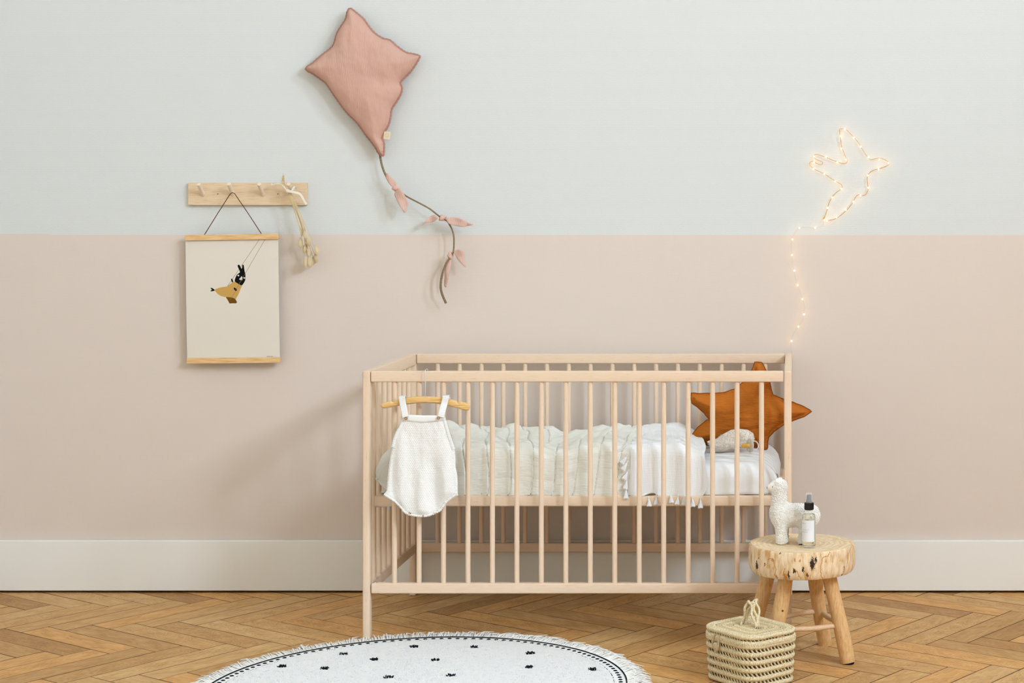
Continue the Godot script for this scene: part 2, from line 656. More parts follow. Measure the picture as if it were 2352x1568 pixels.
# ---------------------------------------------------------------- the scene
func _ready() -> void:
	rng.seed = 11
	wob.seed = 4
	wob.frequency = 0.01
	wob.fractal_octaves = 3
	var cam := Camera3D.new()
	cam.name = "camera"
	cam.projection = Camera3D.PROJECTION_FRUSTUM
	cam.near = 0.1
	cam.far = 60.0
	cam.size = 1568.0 / FOCAL * 0.1
	cam.frustum_offset = Vector2((1176.0 - 1830.0) / FOCAL * 0.1, (480.0 - 784.0) / FOCAL * 0.1)
	cam.position = EYE
	add_child(cam)
	cam.current = true
	var env := Environment.new()
	env.tonemap_mode = Environment.TONE_MAPPER_LINEAR
	env.tonemap_exposure = 1.0
	env.sdfgi_enabled = true
	env.ssao_enabled = true
	env.ssil_enabled = true
	env.background_mode = Environment.BG_SKY
	var sky := Sky.new()
	var psm := ProceduralSkyMaterial.new()
	psm.sky_top_color = rgb(217, 233, 255)
	psm.sky_horizon_color = rgb(172, 182, 195)
	psm.ground_bottom_color = rgb(120, 116, 108)
	psm.ground_horizon_color = rgb(168, 166, 160)
	psm.sky_energy_multiplier = 1.0
	psm.ground_energy_multiplier = 0.7
	sky.sky_material = psm
	env.sky = sky
	env.background_energy_multiplier = 8.0
	var we := WorldEnvironment.new()
	we.name = "daylight"
	we.environment = env
	add_child(we)
	# daylight: soft light of the sky that enters by each window, as large as its opening
	for w in WINDOWS:
		var day := AreaLight3D.new()
		day.name = "window_daylight"
		day.area_size = Vector2(w[1] - w[0] - 0.08, HEAD - SILL - 0.08)
		day.area_normalize_energy = true
		day.light_color = rgb(217, 233, 255)
		day.light_energy = 17.4 * (w[1] - w[0])
		day.area_range = 40.0
		day.area_attenuation = 2.0
		day.shadow_enabled = true
		day.position = Vector3(X1 + 0.04, (SILL + HEAD) / 2.0, (w[0] + w[1]) / 2.0)
		day.rotation.y = PI / 2.0
		add_child(day, true)
	make_materials()
	build_room()
	build_floor()
	build_cot()
	build_bedding()
	build_star()
	build_pacifier()
	build_romper()
	build_kite()
	build_peg_rail()
	build_print()
	build_flowers()
	build_bird()
	build_stool()
	build_alpaca()
	build_bottle()
	build_basket()
	build_rug()

# ---------------------------------------------------------------- room
const X0 := -2.8
const X1 := 3.3
const Z1 := 7.4
const HIGH := 4.9
const WINDOWS := [[3.1, 3.75], [4.6, 5.9]]  # the two high windows of the right wall, from z to z
const SILL := 3.0
const HEAD := 4.2

func slab(called: String, lo: Vector3, hi: Vector3, m: Material, parent: Node, bevel := 0.0005) -> MeshInstance3D:
	return part(called, box_mesh(hi - lo, bevel), m, parent, (lo + hi) / 2.0)

func build_room() -> void:
	var back := struct("wall_back")
	slab("plaster", Vector3(X0 - 0.2, 0.03, -0.2), Vector3(X1 + 0.2, HIGH, -0.002), M.room_white, back)
	# the plaster stops short of the floor, so that the skirting hides a hollow
	slab("plaster", Vector3(X0 - 0.2, -0.006, -0.2), Vector3(X1 + 0.2, 0.03, -0.12), M.room_white, back)
	slab("plaster", Vector3(X0 - 0.2, -0.006, -0.12), Vector3(X0 - 0.02, 0.03, -0.002), M.room_white, back)
	slab("plaster", Vector3(X1 + 0.02, -0.006, -0.12), Vector3(X1 + 0.2, 0.03, -0.002), M.room_white, back)
	var line := 1.1752
	var mb := MB.new()
	for k in 1:
		var a := mb.p(Vector3(X0, line, 0), Vector2(X0, line))
		var b := mb.p(Vector3(X1, line - 0.002, 0), Vector2(X1, line))
		var c := mb.p(Vector3(X1, HIGH, 0), Vector2(X1, HIGH))
		var d := mb.p(Vector3(X0, HIGH, 0), Vector2(X0, HIGH))
		var e := [mb.p(Vector3(X0, line, -0.004)), mb.p(Vector3(X1, line - 0.002, -0.004)), mb.p(Vector3(X1, HIGH, -0.004)), mb.p(Vector3(X0, HIGH, -0.004))]
		mb.q(a, b, c, d)
		mb.q(e[0], e[3], e[2], e[1])
	part("white_wallpaper", mb.mesh(), M.wall_white, back)
	# blush paint with the small steps that the masking tape left in its upper edge
	mb = MB.new()
	var tops := [[X0, line + 0.003], [-2.462, line + 0.003], [-2.455, line + 0.0005], [-1.4, line + 0.001], [-0.2, line - 0.0005], [0.3, line - 0.001], [X1, line - 0.002]]
	for k in tops.size() - 1:
		var a := mb.p(Vector3(tops[k][0], 0.05, 0.0006), Vector2(tops[k][0], 0))
		var b := mb.p(Vector3(tops[k + 1][0], 0.05, 0.0006), Vector2(tops[k + 1][0], 0))
		var c := mb.p(Vector3(tops[k + 1][0], tops[k + 1][1], 0.0006), Vector2(tops[k + 1][0], tops[k + 1][1]))
		var d := mb.p(Vector3(tops[k][0], tops[k][1], 0.0006), Vector2(tops[k][0], tops[k][1]))
		mb.q(a, b, c, d)
		var e := mb.p(Vector3(tops[k][0], tops[k][1], -0.003))
		var f := mb.p(Vector3(tops[k + 1][0], tops[k + 1][1], -0.003))
		mb.q(mb.p(mb.v[d]), mb.p(mb.v[c]), f, e)
	part("blush_paint", mb.mesh(), M.wall_blush, back)
	var skirt := struct("baseboard_back")
	slab("board", Vector3(X0, 0.007, 0.0008), Vector3(X1, 0.172, 0.020), M.skirting, skirt, 0.003)
	var left := struct("wall_left")
	slab("plaster", Vector3(X0 - 0.2, 0, 0), Vector3(X0, HIGH, Z1 + 0.2), M.side_wall, left)
	var front := struct("wall_front")
	slab("plaster", Vector3(X0 - 0.2, 0, Z1), Vector3(X1 + 0.2, HIGH, Z1 + 0.2), M.far_wall, front)
	var top := struct("ceiling")
	slab("plaster", Vector3(X0 - 0.2, HIGH, -0.2), Vector3(X1 + 0.2, HIGH + 0.2, Z1 + 0.2), M.ceiling_white, top)
	# the wall of windows on the right, which the photograph shows only by its light
	var right := struct("wall_right")
	var wins := WINDOWS
	var sill := SILL
	var head := HEAD
	slab("plaster", Vector3(X1, 0, 0), Vector3(X1 + 0.2, sill, Z1), M.room_white, right)
	slab("plaster", Vector3(X1, head, 0), Vector3(X1 + 0.2, HIGH, Z1), M.room_white, right)
	var z := 0.0
	for w in wins:
		slab("plaster", Vector3(X1, sill, z), Vector3(X1 + 0.2, head, w[0]), M.room_white, right)
		z = w[1]
	slab("plaster", Vector3(X1, sill, z), Vector3(X1 + 0.2, head, Z1), M.room_white, right)
	for k in 2:
		var w = wins[k]
		var win := struct("window_%d" % (k + 1))
		var cx := X1 + 0.1
		slab("frame_rail", Vector3(cx - 0.03, sill, w[0]), Vector3(cx + 0.03, sill + 0.04, w[1]), M.room_white, win)
		slab("frame_rail", Vector3(cx - 0.03, head - 0.04, w[0]), Vector3(cx + 0.03, head, w[1]), M.room_white, win)
		slab("frame_stile", Vector3(cx - 0.03, sill, w[0]), Vector3(cx + 0.03, head, w[0] + 0.04), M.room_white, win)
		slab("frame_stile", Vector3(cx - 0.03, sill, w[1] - 0.04), Vector3(cx + 0.03, head, w[1]), M.room_white, win)
		slab("mullion", Vector3(cx - 0.03, 3.6, w[0]), Vector3(cx + 0.03, 3.63, w[1]), M.room_white, win)

func build_floor() -> void:
	var fl := struct("floor")
	slab("subfloor", Vector3(X0 - 0.2, -0.25, -0.2), Vector3(X1 + 0.2, -0.006, Z1 + 0.2), M.underfloor_wood, fl)
	var w := 0.088
	var n := 5
	var u := Vector2(cos(deg_to_rad(34.8)), sin(deg_to_rad(34.8)))
	var v := Vector2(cos(deg_to_rad(-55.2)), sin(deg_to_rad(-55.2)))
	var org := Vector2(0.501, 0.366) - u * w * n
	var gap := 0.0007
	var shapes := []
	for s in 8:
		var mb := MB.new()
		var hx := w * n / 2.0 - gap
		var hz := w / 2.0 - gap
		var b := 0.0008
		var top := []
		var edge := []
		var mid := []
		var grime := Vector2(0.5, (s + 0.008) / 8.0) # the strip's first rows hold the dirt of the joints
		for c in [[-1, -1], [-1, 1], [1, 1], [1, -1]]:
			var uv := Vector2((c[0] + 1) * 0.5, (s + 0.06 + 0.90 * (c[1] + 1) * 0.5) / 8.0)
			top.append(mb.p(Vector3(c[0] * (hx - b), 0, c[1] * (hz - b)), uv))
			edge.append(mb.p(mb.v[top[top.size() - 1]], grime))
			mid.append(mb.p(Vector3(c[0] * hx, -b * 0.8, c[1] * hz), grime))
		mb.q(top[0], top[1], top[2], top[3])
		for k in 4:
			var k2 := (k + 1) % 4
			mb.q(mid[k], mid[k2], edge[k2], edge[k])
			var a := mb.p(mb.v[mid[k]], mb.u[mid[k]])
			var e := mb.p(mb.v[mid[k2]], mb.u[mid[k2]])
			var f := mb.p(mb.v[mid[k2]] - Vector3(0, 0.006, 0), mb.u[mid[k2]])
			var g := mb.p(mb.v[mid[k]] - Vector3(0, 0.006, 0), mb.u[mid[k]])
			mb.q(a, g, f, e)
		shapes.append(mb)
	var meshes := []
	for s in shapes:
		meshes.append(s.mesh())
	var rest := []
	for k in 5:
		rest.append(MB.new())
	var pick := RandomNumberGenerator.new()
	pick.seed = 23
	for i in range(-140, 140):
		for m in range(-14, 14):
			for kind in 2:
				var cell: Vector2
				if kind == 0:
					cell = Vector2(i + 2 * n * m + n * 0.5, i + 0.5)
				else:
					cell = Vector2(i + 0.5, i - (2 * n - 1) - 2 * n * m + n * 0.5)
				var p := org + u * (cell.x * w) + v * (cell.y * w)
				if p.x < X0 - 0.3 or p.x > X1 + 0.3 or p.y < -0.32 or p.y > Z1 + 0.3:
					continue
				var dir := u if kind == 0 else v
				var ang := -atan2(dir.y, dir.x)
				if pick.randf() < 0.5:
					ang += PI
				var s := pick.randi() % 8
				var tone: int = [0, 0, 1, 1, 2, 3, 3, 4][pick.randi() % 8]
				var up := pick.randf() * 0.0006 - 0.0006
				var x := Transform3D(Basis(Vector3.UP, ang), Vector3(p.x, up, p.y))
				if p.x > -3.0 and p.x < 1.1 and p.y < 1.5:
					var o := part("plank", meshes[s], M["oak_%d" % tone], fl)
					o.transform = x
				else:
					rest[tone].add(shapes[s], x)
	for k in 5:
		var o := part("parquet_field", rest[k].mesh(), M["oak_%d" % k], fl)
		o.set_meta("kind", "stuff")

# ---------------------------------------------------------------- cot
const CL := -1.263  # outer left
const CR := -0.015
const CF := 0.68    # front of the posts
const CB := 0.035   # back of the posts

func build_cot() -> void:
	var cot := thing("baby_cot", "light beech wooden cot with round bars standing against the blush wall", "cot", Vector3((CL + CR) / 2.0, 0, (CF + CB) / 2.0))
	var o := cot.position
	var top_y := 0.789
	var bar_r := 0.0074
	var bar := MB.new()
	tube(bar, [Vector3(0, 0.169, 0), Vector3(0, 0.760, 0)], bar_r, 18, false)
	var bar_mesh := bar.mesh()
	# long sides
	for s in 2:
		var z := CF - 0.014 if s == 0 else CB + 0.014
		var side := node("side_panel", cot)
		side.set_meta("label", "long side facing the room" if s == 0 else "long side against the wall")
		side.position = Vector3(0, 0, z - o.z)
		part("top_rail", box_mesh(Vector3(CR - CL - 0.047, 0.0315, 0.024), 0.003), M.beech_across, side, Vector3(0, 0.7725, 0))
		part("bottom_rail", box_mesh(Vector3(CR - CL - 0.049, 0.030, 0.024), 0.003), M.beech_across, side, Vector3(0, 0.1565, 0))
		for k in 16:
			part("bar", bar_mesh, M.beech_upright, side, Vector3(-1.1722 + 0.0713 * k - o.x, 0, 0))
	# ends
	for s in 2:
		var x := CL + 0.011 if s == 0 else CR - 0.011
		var end := node("end_panel", cot)
		end.set_meta("label", "end with eight bars on the left" if s == 0 else "end with eight bars on the right")
		end.position = Vector3(x - o.x, 0, 0)
		var post := box_mesh(Vector3(0.022, top_y, 0.028), 0.0035)
		part("post", post, M.beech_upright, end, Vector3(0, top_y / 2, CF - 0.014 - o.z))
		part("post", post, M.beech_upright, end, Vector3(0, top_y / 2, CB + 0.014 - o.z))
		var long := CF - CB - 0.056
		part("top_rail", box_mesh(Vector3(0.022, 0.038, long), 0.003), M.beech_deep, end, Vector3(0, top_y - 0.019, 0))
		part("bottom_rail", box_mesh(Vector3(0.022, 0.030, long), 0.003), M.beech_deep, end, Vector3(0, 0.155, 0))
		for k in 8:
			part("bar", bar_mesh, M.beech_upright, end, Vector3(0, 0, 0.589 - 0.0665 * k - o.z))
	# bed base
	var base := node("bed_base", cot)
	var bx0 := -1.2395
	var bx1 := -0.040
	var bz1 := 0.642
	var bz0 := 0.078
	for z in [bz1 - 0.011, bz0 + 0.011]:
		part("base_rail", box_mesh(Vector3(bx1 - bx0, 0.031, 0.022), 0.004), M.beech_across, base, Vector3((bx0 + bx1) / 2 - o.x, 0.4045, z - o.z))
	for x in [bx0 + 0.012, bx1 - 0.012]:
		part("base_rail", box_mesh(Vector3(0.022, 0.03, bz1 - bz0 - 0.046), 0.003), M.beech_deep, base, Vector3(x - o.x, 0.4045, (bz0 + bz1) / 2 - o.z))
	for k in 9:
		part("slat", box_mesh(Vector3(0.05, 0.008, bz1 - bz0 - 0.046), 0.001), M.beech_deep, base, Vector3(lerpf(bx0 + 0.09, bx1 - 0.09, k / 8.0) - o.x, 0.413, (bz0 + bz1) / 2 - o.z))
	# the bolts that carry the base
	for s in 2:
		var bolt := MB.new()
		var sgn := 1.0 if s == 0 else -1.0
		var bx := -1.2415 if s == 0 else -0.036
		tube(bolt, [Vector3(bx, 0.3855, 0.612), Vector3(bx + sgn * 0.044, 0.3855, 0.612)], 0.003, 10)
		lathe(bolt, [[0.0, 0.0], [0.0075, 0.0], [0.0075, -0.005], [0.005, -0.005], [0.005, -0.011], [0.0035, -0.011], [0.0035, -0.016], [0.0, -0.016]], 6, Transform3D(Basis.IDENTITY, Vector3(bx + sgn * 0.04, 0.389, 0.612)))
		part("bolt", bolt.mesh(), M.steel, cot, -o)
	for x in [-1.228, -0.05]: # fittings let into the rails
		var cap := MB.new()
		lathe(cap, [[0.0, 0.0012], [0.006, 0.0012], [0.006, -0.004]], 14, Transform3D(Basis.IDENTITY, Vector3(x, 0.1715, CF - 0.014)))
		part("fitting", cap.mesh(), M.steel, cot, -o)

# height of the bed's own surface, without cloths
const BED_Y := 0.512

func bed_profile(s: float, top: float, z_back: float, z_front: float, y_low: float, r: float) -> Vector2:
	# s in metres from the back edge: across the top, round the front edge and down; gives (z, y)
	var flat := z_front - r - z_back
	if s <= flat:
		return Vector2(z_back + s, top)
	s -= flat
	if s <= r * PI / 2:
		var g := s / r
		return Vector2(z_front - r + sin(g) * r, top - r + cos(g) * r)
	s -= r * PI / 2
	return Vector2(z_front, maxf(top - r - s, y_low))

func build_bedding() -> void:
	# mattress in a white sheet with thin stripes along its top
	var mt := thing("mattress", "mattress in a white fitted sheet with thin grey stripes lying in the cot", "mattress", Vector3(-0.64, 0.42, 0.36))
	var o := mt.position
	var x0 := -1.225
	var x1 := -0.052
	var z0 := 0.085
	var z1 := 0.628
	var core := func(u: float, v: float) -> Vector3:
		# a soft box: its top from the back to the front edge, then down to the slats
		var s := v * 0.6145
		var x := lerpf(x0, x1, u)
		var pr := bed_profile(s, BED_Y, z0, z1, 0.421, 0.045)
		var end := minf(x - x0, x1 - x)
		var drop := 0.0
		if end < 0.09:
			var f := 1.0 - end / 0.09
			drop = (1.0 - sqrt(maxf(1.0 - f * f, 0.0))) * 0.075
		var y := pr.y
		y = lerpf(y, maxf(y - drop, 0.421), clampf((y - 0.421) / 0.03, 0.0, 1.0))
		var zz := pr.x
		if s > 0.47:
			zz += 0.004 * sin(x * 21.0 + 1.0) * smoothstep(0.47, 0.56, s) + 0.002 * sin(x * 47.0 + s * 20.0) * smoothstep(0.47, 0.56, s) - 0.005 * smoothstep(0.55, 0.615, s) - 0.03 * pow(maxf(0.0, 1.0 - end / 0.07), 2.0)
		else:
			y += 0.003 * sin(x * 13.0 + s * 9.0)
		return Vector3(x, y, minf(zz, 0.634)) - o
	part("sheet", cloth(150, 60, core, 0.004, Vector2(1, 1)), M.striped_sheet, mt)
	var mb := MB.new()
	cbox(mb, Vector3((x0 + x1) / 2, 0.458, (z0 + 0.59) / 2) - o, Vector3(x1 - x0 - 0.06, 0.074, 0.59 - z0), 0.02)
	part("pad", mb.mesh(), M.plain_sheet, mt)

	# sage quilted blanket over the left two thirds
	var bl := thing("quilted_blanket", "pale sage quilted gauze blanket spread over the left of the cot mattress", "blanket", Vector3(-0.86, 0.42, 0.36))
	o = bl.position
	var qx0 := -1.243
	var qx1 := -0.488
	var quilt := func(u: float, v: float) -> Vector3:
		var s := v * 0.735
		var x := lerpf(qx0, qx1, u)
		var top := 0.562 + 0.012 * wob.get_noise_2d(x * 700.0, 11.0) + 0.02 * smoothstep(-1.06, -1.2, x) - 0.012 * exp(-pow((x + 0.72) / 0.06, 2.0))
		var low := 0.4225
		var pr := bed_profile(s, top, 0.06, 0.634, low, 0.022)
		var y := pr.y
		var zz := pr.x
		# back edge puffs and dips, then hangs behind
		if s < 0.05:
			y -= (0.05 - s) * (0.05 - s) * 14.0
		var back := smoothstep(0.52, 0.1, s)
		y += back * 0.010 * wob.get_noise_2d(x * 1100.0, 3.0) - 0.010 * back * smoothstep(0.3, 0.0, s)
		# the left end rounds down to the slats
		var end := x - qx0
		if end < 0.11:
			var f := 1.0 - end / 0.11
			var drop := (1.0 - sqrt(maxf(1.0 - f * f, 0.0))) * 0.125
			y = lerpf(y, maxf(y - drop, 0.47), clampf((y - low) / 0.05, 0.0, 1.0))
			var lowf := clampf((0.50 - y) / 0.08, 0.0, 1.0)
			x += 0.06 * lowf * lowf * f
		# quilting: seams across, a padded swell between them
		var lean := (x + 0.10 * smoothstep(0.55, 0.0, s) * (1.0 if x < -0.75 else -0.45) + 0.012 * sin(s * 14.0 + x * 5.0))
		var ph := fposmod((lean - qx0) / 0.0655, 1.0)
		var near := minf(ph, 1.0 - ph)
		var swell := 0.006 * sqrt(clampf(near * 2.0, 0.0, 1.0)) - 0.006 * exp(-near * near * 1100.0)
		var row := fposmod((s + 0.01 * sin(x * 9.0)) / 0.092, 1.0)
		var nearr := minf(row, 1.0 - row)
		swell += 0.0035 * sqrt(clampf(nearr * 2.0, 0.0, 1.0)) - 0.0015 * exp(-nearr * nearr * 1400.0)
		var wr := 0.0035 * wob.get_noise_2d(x * 1200.0, s * 2200.0)
		if s < 0.55:
			y += swell * 0.8 + wr
		else:
			zz += swell * 0.55 + wr * 0.7
			zz -= 0.006 * sin(ph * PI) * smoothstep(0.60, 0.70, s)
		return Vector3(x, y, minf(zz, 0.6415)) - o
	part("quilt", cloth(420, 190, quilt, 0.004, Vector2(0.755, 0.735)), M.sage_gauze, bl)

	# running stitches along the seams
	for k in range(1, 12):
		var thread := []
		for j in 61:
			var sv := j / 60.0
			var s := sv * 0.735
			var x := qx0 + k * 0.0655
			for it in 4:
				x = qx0 + k * 0.0655 - 0.10 * smoothstep(0.55, 0.0, s) * (1.0 if x < -0.75 else -0.45) - 0.012 * sin(s * 14.0 + x * 5.0)
			var u := (x - qx0) / (qx1 - qx0)
			if u > 0.16 and u < 0.99 and s > 0.04:
				var p: Vector3 = quilt.call(u, sv)
				thread.append(p)
		if thread.size() > 4:
			var seam := MB.new()
			tube(seam, thread, 0.0009, 5, false)
			part("stitch_line", seam.mesh(), M.sage_stitch, bl)

	# white muslin over the middle right
	var ms := thing("muslin_throw", "white gauze throw with tassels hung over the front of the cot mattress", "throw", Vector3(-0.40, 0.42, 0.36))
	o = ms.position
	var fall := func(u: float, v: float) -> Vector3:
		var s := v * 0.76
		var low := 0.419 + 0.006 * sin(u * 17.0 + 1.6) + 0.008 * sin(u * 6.0)
		var pr := bed_profile(s, 0.566, 0.055, 0.6355, 0.0, 0.02)
		var y := pr.y
		var zz := pr.x
		var hang := smoothstep(0.55, 0.735, s)
		if s < 0.08:
			y -= (0.08 - s) * (0.08 - s) * 9.0
		var left := -0.497 + 0.006 * sin(s * 30.0) - 0.004 * hang
		var right := -0.272 + 0.012 * sin(smoothstep(0.55, 0.76, s) * PI) - 0.018 * smoothstep(0.64, 0.76, s) - 0.045 * smoothstep(0.5, 0.0, s)
		var x := lerpf(left, right, u)
		y -= 0.022 * smoothstep(0.6, 1.0, u) * (1.0 - hang)
		y += 0.006 * wob.get_noise_2d(x * 1600.0, s * 600.0) * (1.0 - hang) + 0.006 * sin(u * PI) * (1.0 - hang)
		if s > 0.56:
			var f := (s - 0.56) / 0.2
			y = lerpf(pr.y - 0.022 * smoothstep(0.6, 1.0, u) * (1.0 - f), low, f * f * 0.6 + f * 0.4) if f > 0.0 else y
			zz += 0.0045 * sin(u * 24.0 + 0.8 + f) * f + 0.003 * sin(u * 9.0) - 0.002
		return Vector3(x, y, minf(zz, 0.6475)) - o
	part("gauze", cloth(110, 130, fall, 0.0016, Vector2(0.225, 0.76)), M.white_gauze, ms)
	var tassel := MB.new()
	tube(tassel, [Vector3(0, 0, 0), Vector3(0, -0.011, 0)], 0.0014, 6)
	lathe(tassel, [[0.0, -0.009], [0.0032, -0.010], [0.0034, -0.014], [0.0030, -0.016], [0.0055, -0.024], [0.0078, -0.0305], [0.0070, -0.0315], [0.0, -0.0305]], 12)
	for k in 14:
		var g := TAU * k / 14.0
		tube(tassel, [Vector3(cos(g) * 0.0032, -0.015, sin(g) * 0.0032), Vector3(cos(g) * 0.0062, -0.025, sin(g) * 0.0062), Vector3(cos(g) * 0.0085, -0.032 - 0.001 * (k % 3), sin(g) * 0.0085)], 0.0011, 4)
	var tm := tassel.mesh()
	for p in [[1490, 1139, 0.05], [1507, 1135, 0.0], [1540, 1131, 0.08], [1558, 1135, -0.12], [1571, 1136, 0.0], [1590, 1140, 0.05], [1609, 1143, 0.0]]:
		var t := part("tassel", tm, M.tassel_white, ms, at(p[0], p[1], 5.154) - o)
		t.rotation.z = p[2]
		t.scale = Vector3(0.85, 0.9, 0.55)
	for p in [[1442, 980, 5.60, 0.9], [1441, 992, 5.42, 1.2], [1440, 1004, 5.3, 1.4], [1440, 1024, 5.165, 1.1], [1442, 1044, 5.153, 0.6], [1443, 1058, 5.153, 0.55], [1444, 1078, 5.153, 0.45], [1441, 1098, 5.153, 0.2], [1438, 1120, 5.153, 0.0]]:
		var t := part("tassel", tm, M.tassel_white, ms, at(p[0], p[1], p[2]) - o)
		t.rotation.z = -p[3]
		t.scale = Vector3(0.9, 0.95, 0.5)

func build_star() -> void:
	var st := thing("star_cushion", "rust brown gauze star cushion leaning in the right corner of the cot", "cushion", at(1690, 1029, 5.52))
	var o := st.position
	var raw := [[905, 178], [985, 180], [1020, 235], [1045, 290], [1085, 400], [1105, 500], [1125, 560], [1250, 612], [1370, 650], [1500, 700], [1590, 755], [1500, 815], [1370, 858], [1250, 912], [1140, 985], [1075, 1055], [1063, 1110], [1066, 1165], [1056, 1192], [1010, 1198], [940, 1190], [840, 1150], [720, 1080], [600, 1110], [480, 1150], [370, 1150], [240, 1120], [140, 1100], [55, 1085], [150, 1040], [230, 940], [330, 860], [362, 845], [300, 770], [215, 700], [152, 660], [140, 590], [145, 540], [260, 548], [370, 545], [530, 538], [660, 495], [735, 440], [785, 395], [840, 320], [880, 255]]
	var outline := flat2(many(raw, 1560, 800, 5.228, 5.55), o)
	var bend := func(p: Vector3) -> Vector3:
		# it leans back, its top against the bars behind
		return Vector3(p.x, p.y, p.z - 0.25 * p.y)
	var fold := func(p: Vector2, d: float) -> float:
		return 0.0045 * wob.get_noise_2d(p.x * 900.0 + 40.0, p.y * 3800.0) * smoothstep(0.01, 0.03, d) - 0.006 * exp(-pow((p.y - 0.055 - 0.25 * (p.x - 0.03)) / 0.008, 2.0)) * smoothstep(0.09, 0.02, absf(p.x - 0.06))
	var s := part("cover", stuffed(outline, 0.05, 0.075, 0.0042, 0.009, fold, bend, 0.75, 0.0014), M.star_gauze, st)
	# the raw hem stands out round the seam
	var ring := []
	for p in resample(outline, 0.009):
		ring.append(bend.call(Vector3(p.x + 0.0007 * wob.get_noise_2d(p.x * 9000, p.y * 9000), p.y + 0.0012 * wob.get_noise_2d(p.y * 9000, p.x * 9000), 0.0)))
	var mb := MB.new()
	tube(mb, ring, 0.0022, 5, false, 1.0, Vector3(0, 0, 1), true)
	part("hem", mb.mesh(), M.star_hem, st)
	s.set_meta("label", "padded gauze cover")

func build_pacifier() -> void:
	var cf := thing("plush_comforter", "beige teddy fabric comforter lying against the rust star cushion", "comforter", at(1680, 1030, 5.41))
	var o := cf.position
	var raw := [[330, 1120], [440, 1092], [520, 1040], [620, 990], [720, 980], [820, 990], [890, 1030], [905, 1090], [885, 1150], [800, 1180], [740, 1190], [640, 1200], [600, 1205], [560, 1228], [445, 1230], [360, 1180]]
	var outline := flat2(many(raw, 1560, 800, 5.228, 5.41), o)
	var bend := func(p: Vector3) -> Vector3:
		return Vector3(p.x, p.y, p.z - 0.5 * p.y)
	var fuzz := func(p: Vector2, _d: float) -> float:
		return 0.002 * wob.get_noise_2d(p.x * 12000.0, p.y * 12000.0)
	part("body", stuffed(outline, 0.02, 0.025, 0.0028, 0.0, fuzz, bend), M.teddy, cf)
	var mb := MB.new()
	var r := RandomNumberGenerator.new()
	r.seed = 8
	for k in 1500:
		var p := Vector2(r.randf_range(-0.075, 0.075), r.randf_range(-0.01, 0.07))
		if not Geometry2D.is_point_in_polygon(p, outline):
			continue
		var d := edge_dist(p, outline)
		var f := clampf(d / 0.025, 0.0, 1.0)
		var a: Vector3 = bend.call(Vector3(p.x, p.y, 0.02 * sqrt(1.0 - (1.0 - f) * (1.0 - f))))
		var dir := Vector3(r.randf_range(-1, 1), r.randf_range(-0.6, 1), r.randf_range(0.5, 1.2)).normalized()
		tube(mb, [a, a + dir * 0.0022, a + dir * 0.0026 + Vector3(r.randf_range(-1, 1), r.randf_range(-1, 1), 0.3) * 0.0018], [0.0011, 0.0010, 0.0003], 5, false)
	var fz := part("pile", mb.mesh(), M.teddy_curl, cf)
	fz.set_meta("kind", "stuff")

	var pc := thing("pacifier", "beige pacifier with an amber rubber teat on the white sheet", "pacifier", at(1721.6, 1023, 5.345))
	o = pc.position
	var face := Basis.looking_at(Vector3(0.80, -0.05, -0.58), Vector3.UP) # its teat points along +z of this basis
	var x := Transform3D(face * Basis(Vector3.RIGHT, PI / 2), Vector3.ZERO)
	mb = MB.new()
	lathe(mb, [[0.0, 0.0025], [0.014, 0.0022], [0.019, 0.001], [0.0207, -0.0012], [0.019, -0.0034], [0.0, -0.002]], 40, x)
	part("shield", mb.mesh(), M.pacifier_beige, pc)
	mb = MB.new()
	lathe(mb, [[0.0, 0.028], [0.0035, 0.0275], [0.0065, 0.0245], [0.0078, 0.020], [0.0068, 0.0155], [0.0052, 0.012], [0.005, 0.007], [0.0062, 0.0028], [0.0065, 0.002]], 20, x)
	part("teat", mb.mesh(), M.latex, pc)
	for g in [0.9, -0.9]:
		mb = MB.new()
		lathe(mb, [[0.0, 0.0029], [0.0021, 0.0029], [0.0023, 0.002]], 12, x * Transform3D(Basis.IDENTITY, Vector3(0.0, 0.0, -0.0122 * signf(g))))
		part("vent", mb.mesh(), M.pacifier_white, pc)
	mb = MB.new()
	lathe(mb, [[0.0, -0.002], [0.010, -0.003], [0.0095, -0.008], [0.0, -0.0085]], 24, x)
	part("back_knob", mb.mesh(), M.pacifier_white, pc)
	mb = MB.new()
	var ring := []
	for k in 24:
		var g := TAU * k / 24.0
		ring.append(x * Vector3(0.004 * cos(g), -0.014 + -0.0125 * sin(g) - 0.006, 0.0125 * cos(g)))
	tube(mb, ring, 0.0017, 8, false, 1.0, Vector3(0, 1, 0.1), true)
	part("ring_handle", mb.mesh(), M.pacifier_white, pc)

